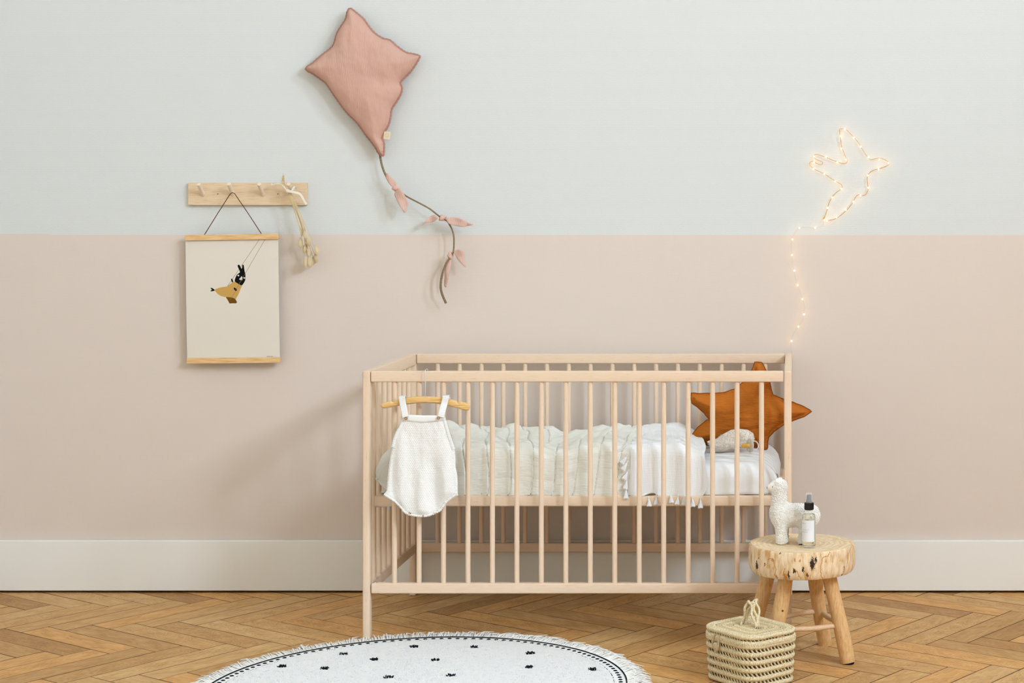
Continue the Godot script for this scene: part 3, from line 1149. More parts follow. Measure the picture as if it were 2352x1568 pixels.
# ---------------------------------------------------------------- romper on its hanger
func build_romper() -> void:
	var D := 5.098
	var hg := thing("clothes_hanger", "small pine clothes hanger hooked over the front rail of the cot", "hanger", at(976, 925, D))
	var o := hg.position
	var raw := [[72, 205], [90, 185], [140, 165], [198, 150], [205, 164], [215, 166], [224, 160], [222, 147], [280, 133], [360, 116], [450, 104], [530, 101], [600, 101], [700, 106], [780, 113], [900, 136], [962, 152], [966, 170], [975, 179], [986, 175], [992, 158], [1050, 170], [1085, 182], [1110, 205], [1116, 235], [1090, 266], [1040, 262], [970, 240], [900, 222], [780, 193], [700, 183], [600, 179], [530, 180], [450, 186], [380, 194], [300, 206], [200, 226], [110, 241], [82, 232]]
	part("shoulder_bar", stuffed(flat2(many(raw, 860, 890, 5.06, D), o), 0.0045, 0.004, 0.003, 0.0, null, null, 1.0, 0.0012), M.hanger_pine, hg)
	var mb := MB.new()
	var hook := [at(976.8, 911, 5.103), at(977.2, 880, 5.105), at(976.6, 862, 5.107), at(976.4, 852, 5.109)]
	var y_top := 0.7925
	hook.append_array([Vector3(hook[3].x, y_top - 0.001, 0.688), Vector3(hook[3].x, y_top + 0.001, 0.679), Vector3(hook[3].x, y_top + 0.001, 0.662), Vector3(hook[3].x, y_top - 0.006, 0.649), Vector3(hook[3].x, y_top - 0.016, 0.6475)])
	for k in hook.size():
		hook[k] -= o
	tube(mb, smooth_path(hook, 4), 0.0014, 8)
	part("hook", mb.mesh(), M.steel, hg)

	var rp := thing("knitted_romper", "white knitted baby romper with buttons hanging on the pine hanger", "romper", at(965, 1187, 5.08))
	o = rp.position
	D = 5.078
	# back first: a plain sheet a little behind
	var back_raw := [[345, 330], [300, 420], [240, 500], [212, 570], [205, 640], [185, 760], [165, 950], [150, 1150], [300, 1300], [430, 1440], [560, 1470], [700, 1430], [830, 1310], [930, 1200], [938, 1000], [935, 800], [930, 690], [927, 590], [922, 565], [880, 480], [832, 385], [806, 330], [700, 345], [560, 352], [430, 345]]
	part("back_panel", stuffed(flat2(many(back_raw, 860, 890, 5.06, D + 0.016), o), 0.0015, 0.006, 0.006, 0.0, null, func(p: Vector3) -> Vector3: return p + Vector3(0, 0, -0.016)), M.knit_inside, rp)
	var front_raw := [[333, 333], [305, 430], [262, 520], [228, 600], [205, 690], [186, 780], [162, 950], [147, 1100], [140, 1200], [112, 1235], [150, 1265], [240, 1322], [310, 1390], [360, 1452], [440, 1482], [560, 1497], [650, 1480], [760, 1427], [820, 1340], [900, 1272], [966, 1240], [966, 1100], [960, 1000], [942, 930], [938, 800], [930, 720], [905, 650], [870, 545], [835, 430], [806, 335], [740, 323], [640, 322], [560, 323], [470, 318], [400, 315]]
	var outline := flat2(many(front_raw, 860, 890, 5.06, D), o)
	var drape := func(p: Vector2, d: float) -> float:
		var low := smoothstep(0.26, 0.1, p.y)
		var f := 0.006 * sin(p.x * 95.0 + 0.6) * low + 0.004 * sin(p.x * 61.0 + p.y * 12.0 + 2.0) * smoothstep(0.28, 0.16, p.y)
		f += 0.0025 * wob.get_noise_2d(p.x * 2500.0, p.y * 1200.0)
		return f * smoothstep(0.0, 0.02, d)
	part("front_panel", stuffed(outline, 0.008, 0.022, 0.0035, 0.0, drape, null, 0.25), M.knit, rp)
	# bib band
	var band := [[333, 333], [400, 317], [470, 320], [560, 325], [640, 324], [740, 325], [806, 336], [806, 372], [700, 390], [560, 405], [440, 396], [330, 372]]
	part("bib_band", stuffed(flat2(many(band, 860, 890, 5.06, D - 0.011), o), 0.0016, 0.004, 0.004, 0.0, null, func(p: Vector3) -> Vector3: return p + Vector3(0, 0, 0.0105)), M.knit_plain, rp)
	for s in [[[345, 335], [318, 425], [270, 520], [238, 600], [216, 690]], [[800, 340], [828, 430], [862, 545], [896, 650], [922, 720]]]:
		mb = MB.new()
		var pts := many(s, 860, 890, 5.06, D - 0.004)
		for k in pts.size():
			pts[k] -= o
		tube(mb, smooth_path(pts, 6), 0.0048, 8, true, 0.45)
		part("armhole_edge", mb.mesh(), M.rib_knit, rp)
	# straps over the hanger bar and down behind it
	for s in [[[362, 345], [346, 250], [330, 180], [322, 118]], [[772, 345], [795, 250], [815, 180], [830, 112]]]:
		var pts := []
		var dd := [D - 0.012, D - 0.004, 5.087, 5.0885]
		for k in 4:
			pts.append(at(860 + s[k][0] / 5.06, 890 + s[k][1] / 5.06, dd[k]) - o)
		var e: Vector3 = pts[3]
		pts.append(e + Vector3(0.0, 0.003, -0.004))
		pts.append(e + Vector3(0.0, 0.0032, -0.012))
		pts.append(e + Vector3(0.0, -0.004, -0.0165))
		pts.append(e + Vector3(0.002 * signf(s[0][0] - 500), -0.03, -0.0165))
		pts = smooth_path(pts, 6)
		var n := pts.size() - 1
		var wide := 0.0093
		var f := func(u: float, v: float) -> Vector3:
			var t := v * n
			var k := mini(int(t), n - 1)
			var p: Vector3 = (pts[k] as Vector3).lerp(pts[k + 1], t - k)
			var q: Vector3 = (pts[mini(k + 1, n)] - pts[maxi(k - 1, 0)])
			var side := Vector3(-q.y, q.x, 0)
			if side.length() < 0.0008:
				side = Vector3(-1, 0, 0)
			side = side.normalized()
			if side.x > 0:
				side = -side
			return p - side * ((u - 0.5) * 2.0 * wide)
		part("strap", cloth(6, 60, f, 0.0022, Vector2(1, 0.13)), M.rib_knit, rp)
	var button := MB.new()
	lathe(button, [[0.0, 0.001], [0.0022, 0.001], [0.0034, 0.0024], [0.0045, 0.0018], [0.0047, 0.0], [0.0, -0.0005]], 20, Transform3D(Basis(Vector3.RIGHT, PI / 2), Vector3.ZERO))
	var dot := MB.new()
	lathe(dot, [[0.0, 0.0016], [0.0014, 0.0014], [0.0015, 0.0005]], 10, Transform3D(Basis(Vector3.RIGHT, PI / 2), Vector3.ZERO))
	var bm := button.mesh()
	var dm := dot.mesh()
	for p in [[367, 357], [745, 352]]:
		var b := part("button", bm, M.brown_button, rp, at(860 + p[0] / 5.06, 890 + p[1] / 5.06, D - 0.0155) - o)
		part("button_centre", dm, M.button_hole, b)
	for p in [[410, 1462], [570, 1492], [705, 1458]]:
		var b := part("snap", bm, M.brown_button, rp, at(860 + p[0] / 5.06, 890 + p[1] / 5.06, D - 0.004) - o)
		b.scale = Vector3(0.9, 0.55, 0.8)
	# gathered leg hems
	for s in [[[112, 1235], [150, 1262], [240, 1320], [310, 1388], [360, 1448], [440, 1478], [560, 1490], [650, 1475], [760, 1424], [820, 1340], [900, 1270], [966, 1238]]]:
		mb = MB.new()
		var pts := many(s, 860, 890, 5.06, D - 0.002)
		for k in pts.size():
			pts[k] -= o
		pts = smooth_path(pts, 16)
		var rad := []
		for k in pts.size():
			rad.append(0.0036 + 0.0009 * sin(k * 1.9) + 0.0004 * sin(k * 0.7))
		tube(mb, pts, rad, 9)
		part("leg_hem", mb.mesh(), M.knit_plain, rp)

# ---------------------------------------------------------------- kite
func build_kite() -> void:
	var D := 5.766
	var kt := thing("kite_cushion", "dusty pink gauze kite cushion with a knotted tail on the wall", "kite", at(840, 190, 5.8))
	var o := kt.position
	var raw := [[515, 85], [560, 115], [640, 185], [700, 270], [760, 330], [830, 370], [890, 385], [960, 445], [1040, 500], [1110, 515], [1165, 530], [1165, 548], [1130, 610], [1080, 680], [1010, 750], [985, 790], [1000, 830], [990, 890], [950, 960], [905, 1030], [890, 1120], [870, 1190], [835, 1250], [810, 1310], [830, 1350], [830, 1430], [822, 1470], [785, 1450], [745, 1380], [660, 1270], [580, 1160], [490, 1070], [420, 980], [350, 880], [290, 790], [240, 750], [170, 700], [95, 652], [160, 600], [240, 530], [330, 460], [365, 410], [390, 320], [430, 250], [475, 180], [490, 110]]
	var pts3 := many(raw, 680, 0, 4.125, D)
	for k in pts3.size():
		pts3[k] -= o
	var path := smooth_path(pts3, 3, true)
	var outline := flat2(path, Vector3.ZERO)
	var z0: float = pts3[0].z
	var fold := func(p: Vector2, d: float) -> float:
		var q := 0.0065 * wob.get_noise_2d(p.x * 1100.0 + 300.0, p.y * 900.0)
		q += 0.0011 * wob.get_noise_2d(p.x * 7000.0, p.y * 900.0)
		q -= 0.006 * exp(-p.distance_squared_to(Vector2(0.055, 0.005)) / 0.0004)
		return q * smoothstep(0.0, 0.02, d)
	var put := func(p: Vector3) -> Vector3:
		return p + Vector3(0, 0, z0)
	part("cover", stuffed(outline, 0.047, 0.095, 0.0060, 0.0, fold, put, 0.6), M.kite_gauze, kt)
	# twisted cord sewn round the edge
	var ring := []
	var rim := resample(outline, 0.0028)
	for p in rim:
		ring.append(Vector3(p.x, p.y, z0))
	var mb := MB.new()
	var rad := []
	for k in ring.size():
		rad.append(0.0046 + 0.0007 * sin(k * 1.5))
	tube(mb, ring, rad, 8, false, 1.0, Vector3(0, 0, 1), true)
	part("edge_cord", mb.mesh(), M.kite_cord, kt)
	var tag := part("tag", box_mesh(Vector3(0.022, 0.025, 0.0012), 0.0004), mat("tag_cream", rgb(232, 218, 186), 0.9, 0.1), kt, at(889, 311, D - 0.004) - o, "small cream cloth tag")
	tag.rotation.z = -0.15
	mb = MB.new()
	var c := []
	for k in 20:
		c.append(Vector3(0.0055 * cos(TAU * k / 20), 0.0055 * sin(TAU * k / 20), 0.0008))
	tube(mb, c, 0.0004, 5, false, 1.0, Vector3(0, 0, 1), true)
	part("tag_mark", mb.mesh(), mat("tag_ink", rgb(206, 178, 128), 0.9, 0.1), tag)
	# cane tail
	var tail := [[130, 95, 5.775], [150, 200, 5.77], [190, 300, 5.765], [255, 385, 5.76], [300, 430, 5.757], [385, 490, 5.757], [480, 540, 5.757], [590, 600, 5.757], [680, 670, 5.76], [720, 695, 5.76], [760, 725, 5.76], [800, 800, 5.758], [815, 880, 5.755], [808, 1000, 5.752], [780, 1050, 5.75], [740, 1110, 5.75], [705, 1210, 5.75], [692, 1320, 5.752], [710, 1400, 5.757], [742, 1472, 5.763]]
	var tp := []
	for t in tail:
		tp.append(at(840 + t[0] / 4.02, 330 + t[1] / 4.02, t[2]) - o)
	tp = smooth_path(tp, 5)
	rad = []
	for k in tp.size():
		var f := float(k) / (tp.size() - 1)
		rad.append(0.0026 + 0.0014 * smoothstep(0.7, 0.95, f) + 0.0010 * smoothstep(0.3, 0.0, f))
	mb = MB.new()
	tube(mb, tp, rad, 8, true, 0.8)
	part("cane_tail", mb.mesh(), M.cane, kt)
	# ribbons knotted round the tail
	var leaves := [
		[[[200, 270], [225, 295], [270, 345], [288, 385], [265, 410], [245, 400], [205, 350], [185, 310]], 0.0],
		[[[275, 490], [272, 455], [295, 425], [315, 405], [345, 440], [375, 500], [398, 545], [394, 572], [370, 635], [345, 605], [310, 560]], 0.012],
		[[[672, 680], [650, 665], [620, 658], [580, 680], [545, 725], [520, 757], [560, 732], [610, 728], [655, 702]], 0.004],
		[[[750, 690], [790, 678], [840, 680], [900, 695], [950, 728], [1005, 747], [950, 758], [905, 768], [840, 760], [775, 738]], 0.010],
		[[[815, 1000], [830, 982], [865, 973], [905, 993], [916, 1040], [918, 1090], [927, 1138], [885, 1102], [845, 1060]], 0.008],
		[[[755, 1058], [790, 1068], [780, 1160], [766, 1225], [752, 1290], [740, 1326], [718, 1305], [728, 1200], [722, 1120]], -0.006],
	]
	for l in leaves:
		var lp := many(l[0], 840, 330, 4.02, 5.752)
		for k in lp.size():
			lp[k] -= o
		var poly := flat2(smooth_path(lp, 3, true), Vector3.ZERO)
		var z: float = lp[0].z
		var curl: float = l[1]
		var cen := Vector2.ZERO
		for p in poly:
			cen += p / poly.size()
		part("ribbon", stuffed(poly, 0.002, 0.006, 0.0028, 0.0, func(p: Vector2, d: float) -> float: return 0.0006 * sin(p.x * 900.0 + p.y * 250.0) * smoothstep(0.0, 0.004, d), func(p: Vector3) -> Vector3:
			return Vector3(p.x, p.y, p.z + z + curl * clampf((Vector2(p.x, p.y) - cen).length() / 0.03, 0.0, 1.2) + 0.003 * sin(p.x * 160.0))), M.ribbon_gauze, kt)
	for k in [[278, 412, -0.9], [708, 685, -0.45], [782, 1033, 0.8]]:
		mb = MB.new()
		for j in 3:
			var loop := []
			for i in 14:
				var g := TAU * i / 14.0
				loop.append(Vector3((j - 1) * 0.0048 + 0.002 * sin(g + j), 0.0072 * cos(g) + 0.0015 * (j - 1), 0.0068 * sin(g)))
			tube(mb, loop, 0.0040, 10, false, 1.0, Vector3(1, 0, 0), true)
		var kn := part("knot", mb.mesh(), M.ribbon_plain, kt, at(840 + k[0] / 4.02, 330 + k[1] / 4.02, 5.757) - o)
		kn.rotation.z = k[2]

# ---------------------------------------------------------------- peg rail
func build_peg_rail() -> void:
	var D := 5.786
	var a := at(432, 419.5, D)
	var b := at(704.5, 471, D)
	var c := (a + b) / 2.0
	var rail := thing("peg_rail", "pale wooden peg rail with four slanted pegs screwed to the white wall", "peg rail", Vector3(c.x, b.y, 0))
	var o := rail.position
	part("board", box_mesh(Vector3(b.x - a.x, a.y - b.y, 0.014), 0.001), M.pine_across, rail, Vector3(0, (a.y - b.y) / 2, 0.0072))
	for p in [[466.5, 446.5], [535, 446], [604, 446], [671, 446]]:
		var base := at(p[0], p[1], D) - o
		var mb := MB.new()
		var dir := Vector3(0.0, 0.033, 0.0425)
		tube(mb, [base - dir * 0.03, base, base + dir * 0.97, base + dir * 1.0], [0.0068, 0.0068, 0.0068, 0.006], 20)
		part("peg", mb.mesh(), M.pine_peg, rail)
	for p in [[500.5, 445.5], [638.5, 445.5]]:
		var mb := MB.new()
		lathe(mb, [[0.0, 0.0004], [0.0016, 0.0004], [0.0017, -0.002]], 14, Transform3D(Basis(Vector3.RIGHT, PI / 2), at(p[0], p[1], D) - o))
		var h := part("dark_hole_disc", mb.mesh(), M.pad_and_hole_dark, rail)  # flat near-black disc; its colour stands in for shade inside the screw hole
		mb = MB.new()
		var ring := []
		for k in 16:
			ring.append(at(p[0], p[1], D) - o + Vector3(0.0031 * cos(TAU * k / 16), 0.0031 * sin(TAU * k / 16), 0.0))
		tube(mb, ring, 0.0009, 6, false, 0.4, Vector3(0, 0, 1), true)
		part("countersink", mb.mesh(), M.pine_peg, h)

# ---------------------------------------------------------------- print
func fill(img: Image, poly: Array, c: Color) -> void: # even-odd scanlines, four to a pixel
	var lo := 1e9
	var hi := -1e9
	for p in poly:
		lo = minf(lo, p.y)
		hi = maxf(hi, p.y)
	for y in range(maxi(0, int(lo)), mini(img.get_height() - 1, int(hi)) + 1):
		var cover := {}
		for s in 4:
			var yy := y + (s + 0.5) / 4.0
			var xs := []
			for k in poly.size():
				var a: Vector2 = poly[k]
				var b: Vector2 = poly[(k + 1) % poly.size()]
				if (a.y <= yy) != (b.y <= yy):
					xs.append(a.x + (yy - a.y) / (b.y - a.y) * (b.x - a.x))
			xs.sort()
			for k in range(0, xs.size() - 1, 2):
				for x in range(maxi(0, int(xs[k])), mini(img.get_width() - 1, int(xs[k + 1])) + 1):
					cover[x] = cover.get(x, 0.0) + 0.25 * clampf(minf(x + 1.0, xs[k + 1]) - maxf(float(x), xs[k]), 0.0, 1.0)
		for x in cover:
			img.set_pixel(x, y, img.get_pixel(x, y).lerp(c, cover[x]))

func stroke(img: Image, a: Vector2, b: Vector2, w: float, c: Color) -> void:
	var n := (b - a).normalized().orthogonal() * w / 2.0
	fill(img, [a + n, b + n, b - n, a - n], c)

func rounded(pts: Array, k: float, o: Vector2) -> Array:
	var p3 := []
	for p in pts:
		p3.append(Vector3((470.0 + p[0] / 8.7125 - o.x) * k, (540.0 + p[1] / 8.7125 - o.y) * k, 0))
	var out := []
	for p in smooth_path(p3, 5, true):
		out.append(Vector2(p.x, p.y))
	return out

func build_print() -> void:
	var D := 5.768
	var w := 0.304
	var pr := thing("hanging_print", "cream art print of a black rabbit on a swing between pine slats", "art print", at(535.5, 829, D))
	var o := pr.position
	var px := D / FOCAL
	var wide := 213.0 * px
	var high := 283.0 * px
	var k := 5.0
	var org := Vector2(429.5, 546.0)
	var img := Image.create(int(213 * k), int(283 * k), true, Image.FORMAT_RGB8)
	img.fill(rgb(230, 222, 206))
	var rope := rgb(142, 114, 80)
	var P := func(x: float, y: float) -> Vector2: return (Vector2(470.0 + x / 8.7125, 540.0 + y / 8.7125) - org) * k
	stroke(img, P.call(1138, 70), P.call(480, 1015), 4.0, rope)
	fill(img, rounded([[215, 1090], [290, 1055], [380, 1035], [465, 1022], [520, 985], [575, 945], [620, 925], [680, 955], [765, 1000], [745, 1060], [700, 1170], [665, 1230], [632, 1278], [590, 1252], [520, 1240], [455, 1240], [390, 1225], [340, 1210], [280, 1170], [240, 1125]], k, org), rgb(206, 164, 90))
	fill(img, rounded([[445, 1240], [500, 1238], [560, 1245], [600, 1258], [632, 1278], [650, 1310], [662, 1335], [655, 1355], [630, 1362], [570, 1361], [515, 1362], [495, 1325], [470, 1280]], k, org), rgb(116, 78, 26))
	var ink := rgb(20, 24, 22)
	fill(img, rounded([[625, 900], [640, 850], [670, 790], [700, 765], [728, 742], [720, 705], [700, 660], [683, 610], [700, 593], [722, 598], [745, 640], [763, 672], [775, 640], [775, 605], [790, 592], [806, 602], [815, 660], [825, 730], [838, 780], [838, 830], [835, 890], [820, 930], [795, 970], [762, 1002], [700, 975], [650, 945], [630, 925]], k, org), ink)
	fill(img, rounded([[550, 880], [565, 868], [578, 880], [592, 925], [570, 942], [556, 905]], k, org), ink)
	fill(img, rounded([[605, 1055], [622, 1048], [650, 1070], [665, 1085], [660, 1105], [645, 1117], [620, 1095], [603, 1075]], k, org), ink)
	fill(img, rounded([[140, 1055], [155, 1048], [185, 1062], [210, 1080], [218, 1095], [208, 1107], [180, 1115], [145, 1117], [138, 1105], [150, 1095], [168, 1090], [150, 1072]], k, org), ink)
	var pale := rgb(232, 224, 208)
	fill(img, rounded([[678, 803], [690, 792], [710, 795], [716, 808], [705, 822], [685, 818]], k, org), pale)
	fill(img, rounded([[795, 850], [812, 842], [832, 848], [833, 862], [820, 872], [803, 866]], k, org), pale)
	fill(img, rounded([[762, 820], [778, 845], [780, 880], [770, 900], [740, 895], [712, 882], [735, 855]], k, org), pale)
	stroke(img, P.call(1248, 70), P.call(640, 1095), 4.0, rope)
	stroke(img, P.call(640, 1120), P.call(525, 1292), 3.0, rgb(160, 120, 60))
	img.generate_mipmaps()
	M.paper_print.albedo_texture = tex(img)
	var sheet := func(u: float, v: float) -> Vector3:
		var y := -v * high
		var slip := 0.0055 * v
		return Vector3(-wide / 2 + u * wide - 0.004 + slip, 0.0 + high + y + 0.0024 * (u - 0.5), 0.002 * sin(v * PI) + 0.001 * sin(u * 3.0) * v)
	part("paper", cloth(12, 24, sheet, 0.0004), M.paper_print, pr, Vector3(0, 0, 0))
	for s in [[427.0, 546.0, 0.01635], [430.5, 829.0, 0.0075]]:
		var len := 213.7 * px
		for f in 2:
			var off := 0.0046 if f == 0 else -0.0046
			var slat := part("front_slat" if f == 0 else "rear_slat", box_mesh(Vector3(len, 0.0182, 0.0072), 0.0008), M.slat_pine, pr, at(s[0] + 106.8, s[1] - 1.8, D) - o + Vector3(0, 0, off))
			slat.rotation.z = s[2] if s[1] < 700 else 0.0085
	var mb := MB.new()
	var cd := D - 0.006
	var ways := [at(469.5, 539, D + 0.001), at(500, 490, cd - 0.003), at(528.5, 445.5, cd - 0.012), at(533, 442.3, cd - 0.012), at(538.5, 444, cd - 0.012), at(570, 490, cd - 0.003), at(600.5, 537, D + 0.001)]
	for q in ways.size():
		ways[q] -= o
	tube(mb, ways, 0.0013, 7)
	part("hanging_cord", mb.mesh(), M.leather_cord, pr)
	var tm := TextMesh.new()
	var font := SystemFont.new()
	font.font_names = PackedStringArray(["Droid Sans"])
	tm.font = font
	tm.text = "ted & tone"
	tm.font_size = 16
	tm.pixel_size = 0.00026
	tm.depth = 0.0002
	part("lettering", tm, mat("print_ink", rgb(110, 104, 92), 0.9, 0.1), pr, at(620, 818, D) - o + Vector3(0, 0, 0.0014))

# ---------------------------------------------------------------- dried flowers
func build_flowers() -> void:
	var D := 5.755
	var fl := thing("dried_grass_bunch", "bunch of dried canary grass tied with cream ribbon to the last peg", "dried flowers", at(664, 440, D))
	var o := fl.position
	var ox := 620.0
	var oy := 380.0
	var k := 6.53
	var heads := [[527, 1035, 55, 30, 15], [575, 1135, 75, 38, 22], [457, 1155, 78, 36, -6], [530, 1240, 76, 38, 6], [705, 1255, 78, 40, 35], [585, 1310, 60, 33, 4], [690, 1385, 76, 34, 22], [655, 1420, 72, 35, 12], [535, 1440, 84, 30, 2], [597, 1442, 86, 44, 4]]
	var head := MB.new()
	lathe(head, [[0.0, 1.0], [0.35, 0.86], [0.66, 0.6], [0.88, 0.25], [0.92, -0.1], [0.8, -0.5], [0.55, -0.82], [0.0, -1.0]], 14)
	var r := RandomNumberGenerator.new()
	r.seed = 31
	for i in 230: # bracts
		var yy := 1.0 - 2.0 * (i + 0.5) / 230.0
		var rr := sqrt(1.0 - yy * yy) * 0.9
		var g := i * 2.39996
		var b := Vector3(cos(g) * rr, yy * 0.95, sin(g) * rr)
		var out := Vector3(cos(g), -0.55, sin(g)).normalized() # the heads hang, so the bracts point down
		tube(head, [b - out * 0.05, b + out * 0.12, b + out * r.randf_range(0.3, 0.48)], [0.06, 0.065, 0.01], 4, false)
	var hm := head.mesh()
	var stems := MB.new()
	var tie := at(663, 439, 5.748)
	for i in heads.size():
		var h = heads[i]
		var d := D - 0.012 + 0.006 * (i % 4)
		var p := at(ox + h[0] / k, oy + h[1] / k, d)
		var e := part("seed_head", hm, M.seed_head, fl, p - o)
		e.rotation.z = deg_to_rad(h[4])
		e.rotation.y = i * 1.3
		var sc: float = D / FOCAL / k
		e.scale = Vector3(h[3] * sc * 0.86, h[2] * sc, h[3] * sc * 0.86)
		var top: Vector3
		top = p + Vector3(-sin(deg_to_rad(h[4])), cos(deg_to_rad(h[4])), 0) * h[2] * sc * 0.9
		var join := at(690 + (i % 5) * 1.6, 505 + (i % 3) * 9, D - 0.006 + 0.003 * (i % 3))
		if i == 4:
			join = at(702, 515, D)
		var fan := 0.0012 * ((i * 7) % 5 - 2)
		var up := at(650 - (i % 4) * 1.5, 398 + (i * 5) % 18, 5.742)
		var path := smooth_path([top - o, join - o, tie + Vector3(fan, 0, 0.001 * (i % 3)) - o, up - o], 6)
		tube(stems, path, 0.00085, 5)
	for i in 7: # loose stalks
		var join := at(683 + i * 1.3, 500 + i * 6, D - 0.004 - 0.001 * i)
		tube(stems, smooth_path([at(692 + (i * 3) % 7, 545 - i * 4, D) - o, join - o, tie + Vector3(0.0012 * (i - 3), 0, 0.002) - o, at(652 - i, 402 + i * 3, 5.74) - o], 6), 0.0008, 5)
	part("stems", stems.mesh(), M.straw, fl)
	# ribbon tied round peg and stems
	var tails := [
		[[[22, 268, 5.752], [35, 288, 5.75], [80, 275, 5.748], [130, 270, 5.746], [175, 285, 5.745], [215, 325, 5.744], [255, 375, 5.742]], 0.0022],
		[[[250, 372, 5.741], [300, 388, 5.738], [360, 402, 5.74], [430, 418, 5.746], [470, 455, 5.75], [510, 525, 5.754], [545, 582, 5.757]], 0.0048],
		[[[330, 385, 5.742], [350, 335, 5.745], [375, 318, 5.752], [390, 335, 5.76], [385, 375, 5.755], [345, 380, 5.746], [310, 392, 5.742]], 0.0032],
		[[[258, 352, 5.752], [252, 375, 5.743], [262, 395, 5.741], [285, 402, 5.741], [300, 392, 5.752]], 0.0034],
	]
	for t in tails:
		var pts := []
		for p in t[0]:
			pts.append(at(ox + p[0] / k, oy + p[1] / k, p[2]) - o)
		pts = smooth_path(pts, 5)
		var mb := MB.new()
		tube(mb, pts, t[1], 8, true, 0.16, Vector3(0.1, 0.2, 1))
		part("ribbon", mb.mesh(), M.cream_ribbon, fl)

# ---------------------------------------------------------------- bird light
func build_bird() -> void:
	var D := 5.790
	var bd := thing("bird_string_light", "gold wire bird outline wrapped in warm fairy lights on the white wall", "string light", at(1950, 510, 5.8))
	var o := bd.position
	var raw := [[555, 95], [610, 100], [670, 150], [735, 215], [790, 280], [830, 345], [870, 415], [915, 475], [960, 517], [1010, 512], [1070, 500], [1130, 510], [1190, 540], [1225, 565], [1215, 590], [1150, 622], [1070, 650], [1000, 668], [950, 705], [920, 760], [917, 830], [928, 905], [920, 965], [885, 1012], [840, 1015], [790, 1008], [760, 1035], [725, 1100], [670, 1180], [610, 1240], [540, 1300], [470, 1340], [390, 1362], [330, 1358], [322, 1335], [345, 1270], [370, 1180], [400, 1090], [430, 1040], [490, 975], [550, 930], [568, 900], [550, 860], [470, 815], [400, 770], [325, 720], [250, 685], [170, 645], [125, 600], [125, 560], [160, 545], [210, 570], [265, 592], [295, 580], [295, 550], [250, 535], [195, 510], [175, 475], [200, 450], [260, 460], [340, 490], [430, 525], [510, 555], [570, 574], [620, 570], [640, 545], [625, 500], [590, 420], [560, 330], [545, 230], [533, 130], [538, 98]]
	var pts := many(raw, 1840, 280, 6.03, D)
	for k in pts.size():
		pts[k] -= o
	var path := smooth_path(pts, 4, true)
	var mb := MB.new()
	tube(mb, path, 0.0009, 7, false, 1.0, Vector3(0, 0, 1), true)
	part("bird_frame", mb.mesh(), M.gold_wire, bd)
	mb = MB.new() # fine wire wound round the frame
	var coil := []
	for k in path.size():
		var g := k * 1.1
		coil.append(path[k] + Vector3(cos(g), sin(g) * 0.6, sin(g)) * 0.0012)
	tube(mb, coil, 0.00045, 5, false, 1.0, Vector3(0, 0, 1), true)
	part("winding_wire", mb.mesh(), M.gold_wire, bd)
	mb = MB.new() # hook at the foot of the bird
	var hk := many([[300, 1352], [312, 1330], [325, 1310], [318, 1345], [345, 1362]], 1840, 280, 6.03, D - 0.002)
	for k in hk.size():
		hk[k] -= o
	tube(mb, smooth_path(hk, 4), 0.001, 6)
	part("wire_end", mb.mesh(), M.gold_wire, bd)
	var cord := [[1893, 507, 5.788], [1888, 519, 5.79], [1872, 523, 5.79], [1853, 521.5, 5.792], [1836, 523.6, 5.79], [1826, 535, 5.79], [1820, 549.6, 5.787], [1817, 568, 5.787], [1819, 585.7, 5.785], [1820, 604, 5.785], [1824.6, 621.4, 5.785], [1827, 640, 5.785], [1832, 654.6, 5.785], [1838, 671, 5.785], [1843, 686.8, 5.785], [1848, 703, 5.785], [1846.8, 721.8, 5.785], [1842, 738, 5.785], [1833.6, 750, 5.785], [1823, 766, 5.785], [1818, 783, 5.785], [1816.5, 797, 5.785], [1818.5, 810, 5.787], [1821, 840, 5.79], [1819.5, 870, 5.79], [1821, 900, 5.79]]
	var cp := []
	for c in cord:
		cp.append(at(c[0], c[1], c[2]) - o)
	mb = MB.new()
	tube(mb, smooth_path(cp, 4), 0.0005, 5)
	part("lead_wire", mb.mesh(), M.clear_wire, bd)
	var bulb := MB.new()
	lathe(bulb, [[0.0, 0.0030], [0.0014, 0.0026], [0.0023, 0.0014], [0.0025, 0.0], [0.0023, -0.0014], [0.0014, -0.0026], [0.0, -0.0030]], 12)
	var bm := bulb.mesh()
	var spots := [[605, 100], [730, 222], [825, 343], [935, 490], [1085, 518], [1213, 570], [1072, 652], [925, 740], [932, 910], [820, 1018], [725, 1105], [617, 1218], [490, 1318], [358, 1368], [327, 1356], [365, 1190], [430, 1047], [557, 925], [472, 823], [322, 717], [172, 652], [178, 558], [180, 478], [345, 488], [500, 560], [622, 522], [560, 370], [547, 195]]
	var places := many(spots, 1840, 280, 6.03, D - 0.003)
	for p in [[1872, 523], [1836, 523.6], [1820, 549.6], [1819, 585.7], [1824.6, 621.4], [1832, 654.6], [1843, 686.8], [1846.8, 721.8], [1833.6, 750], [1818, 783]]:
		places.append(at(p[0], p[1], 5.783))
	for p in places:
		var b := part("led_bulb", bm, M.led_glow, bd, p - o)
		var l := OmniLight3D.new()
		l.name = "led_light"
		l.light_color = rgb(255, 205, 140)
		l.light_energy = 0.0001
		l.light_size = 0.002
		l.omni_range = 12.0
		l.omni_attenuation = 2.0
		l.shadow_enabled = true
		b.add_child(l, true)

# ---------------------------------------------------------------- stool
const SEAT_Y := 0.326
const SEAT_C := Vector3(0.0134, 0.326, 0.868)

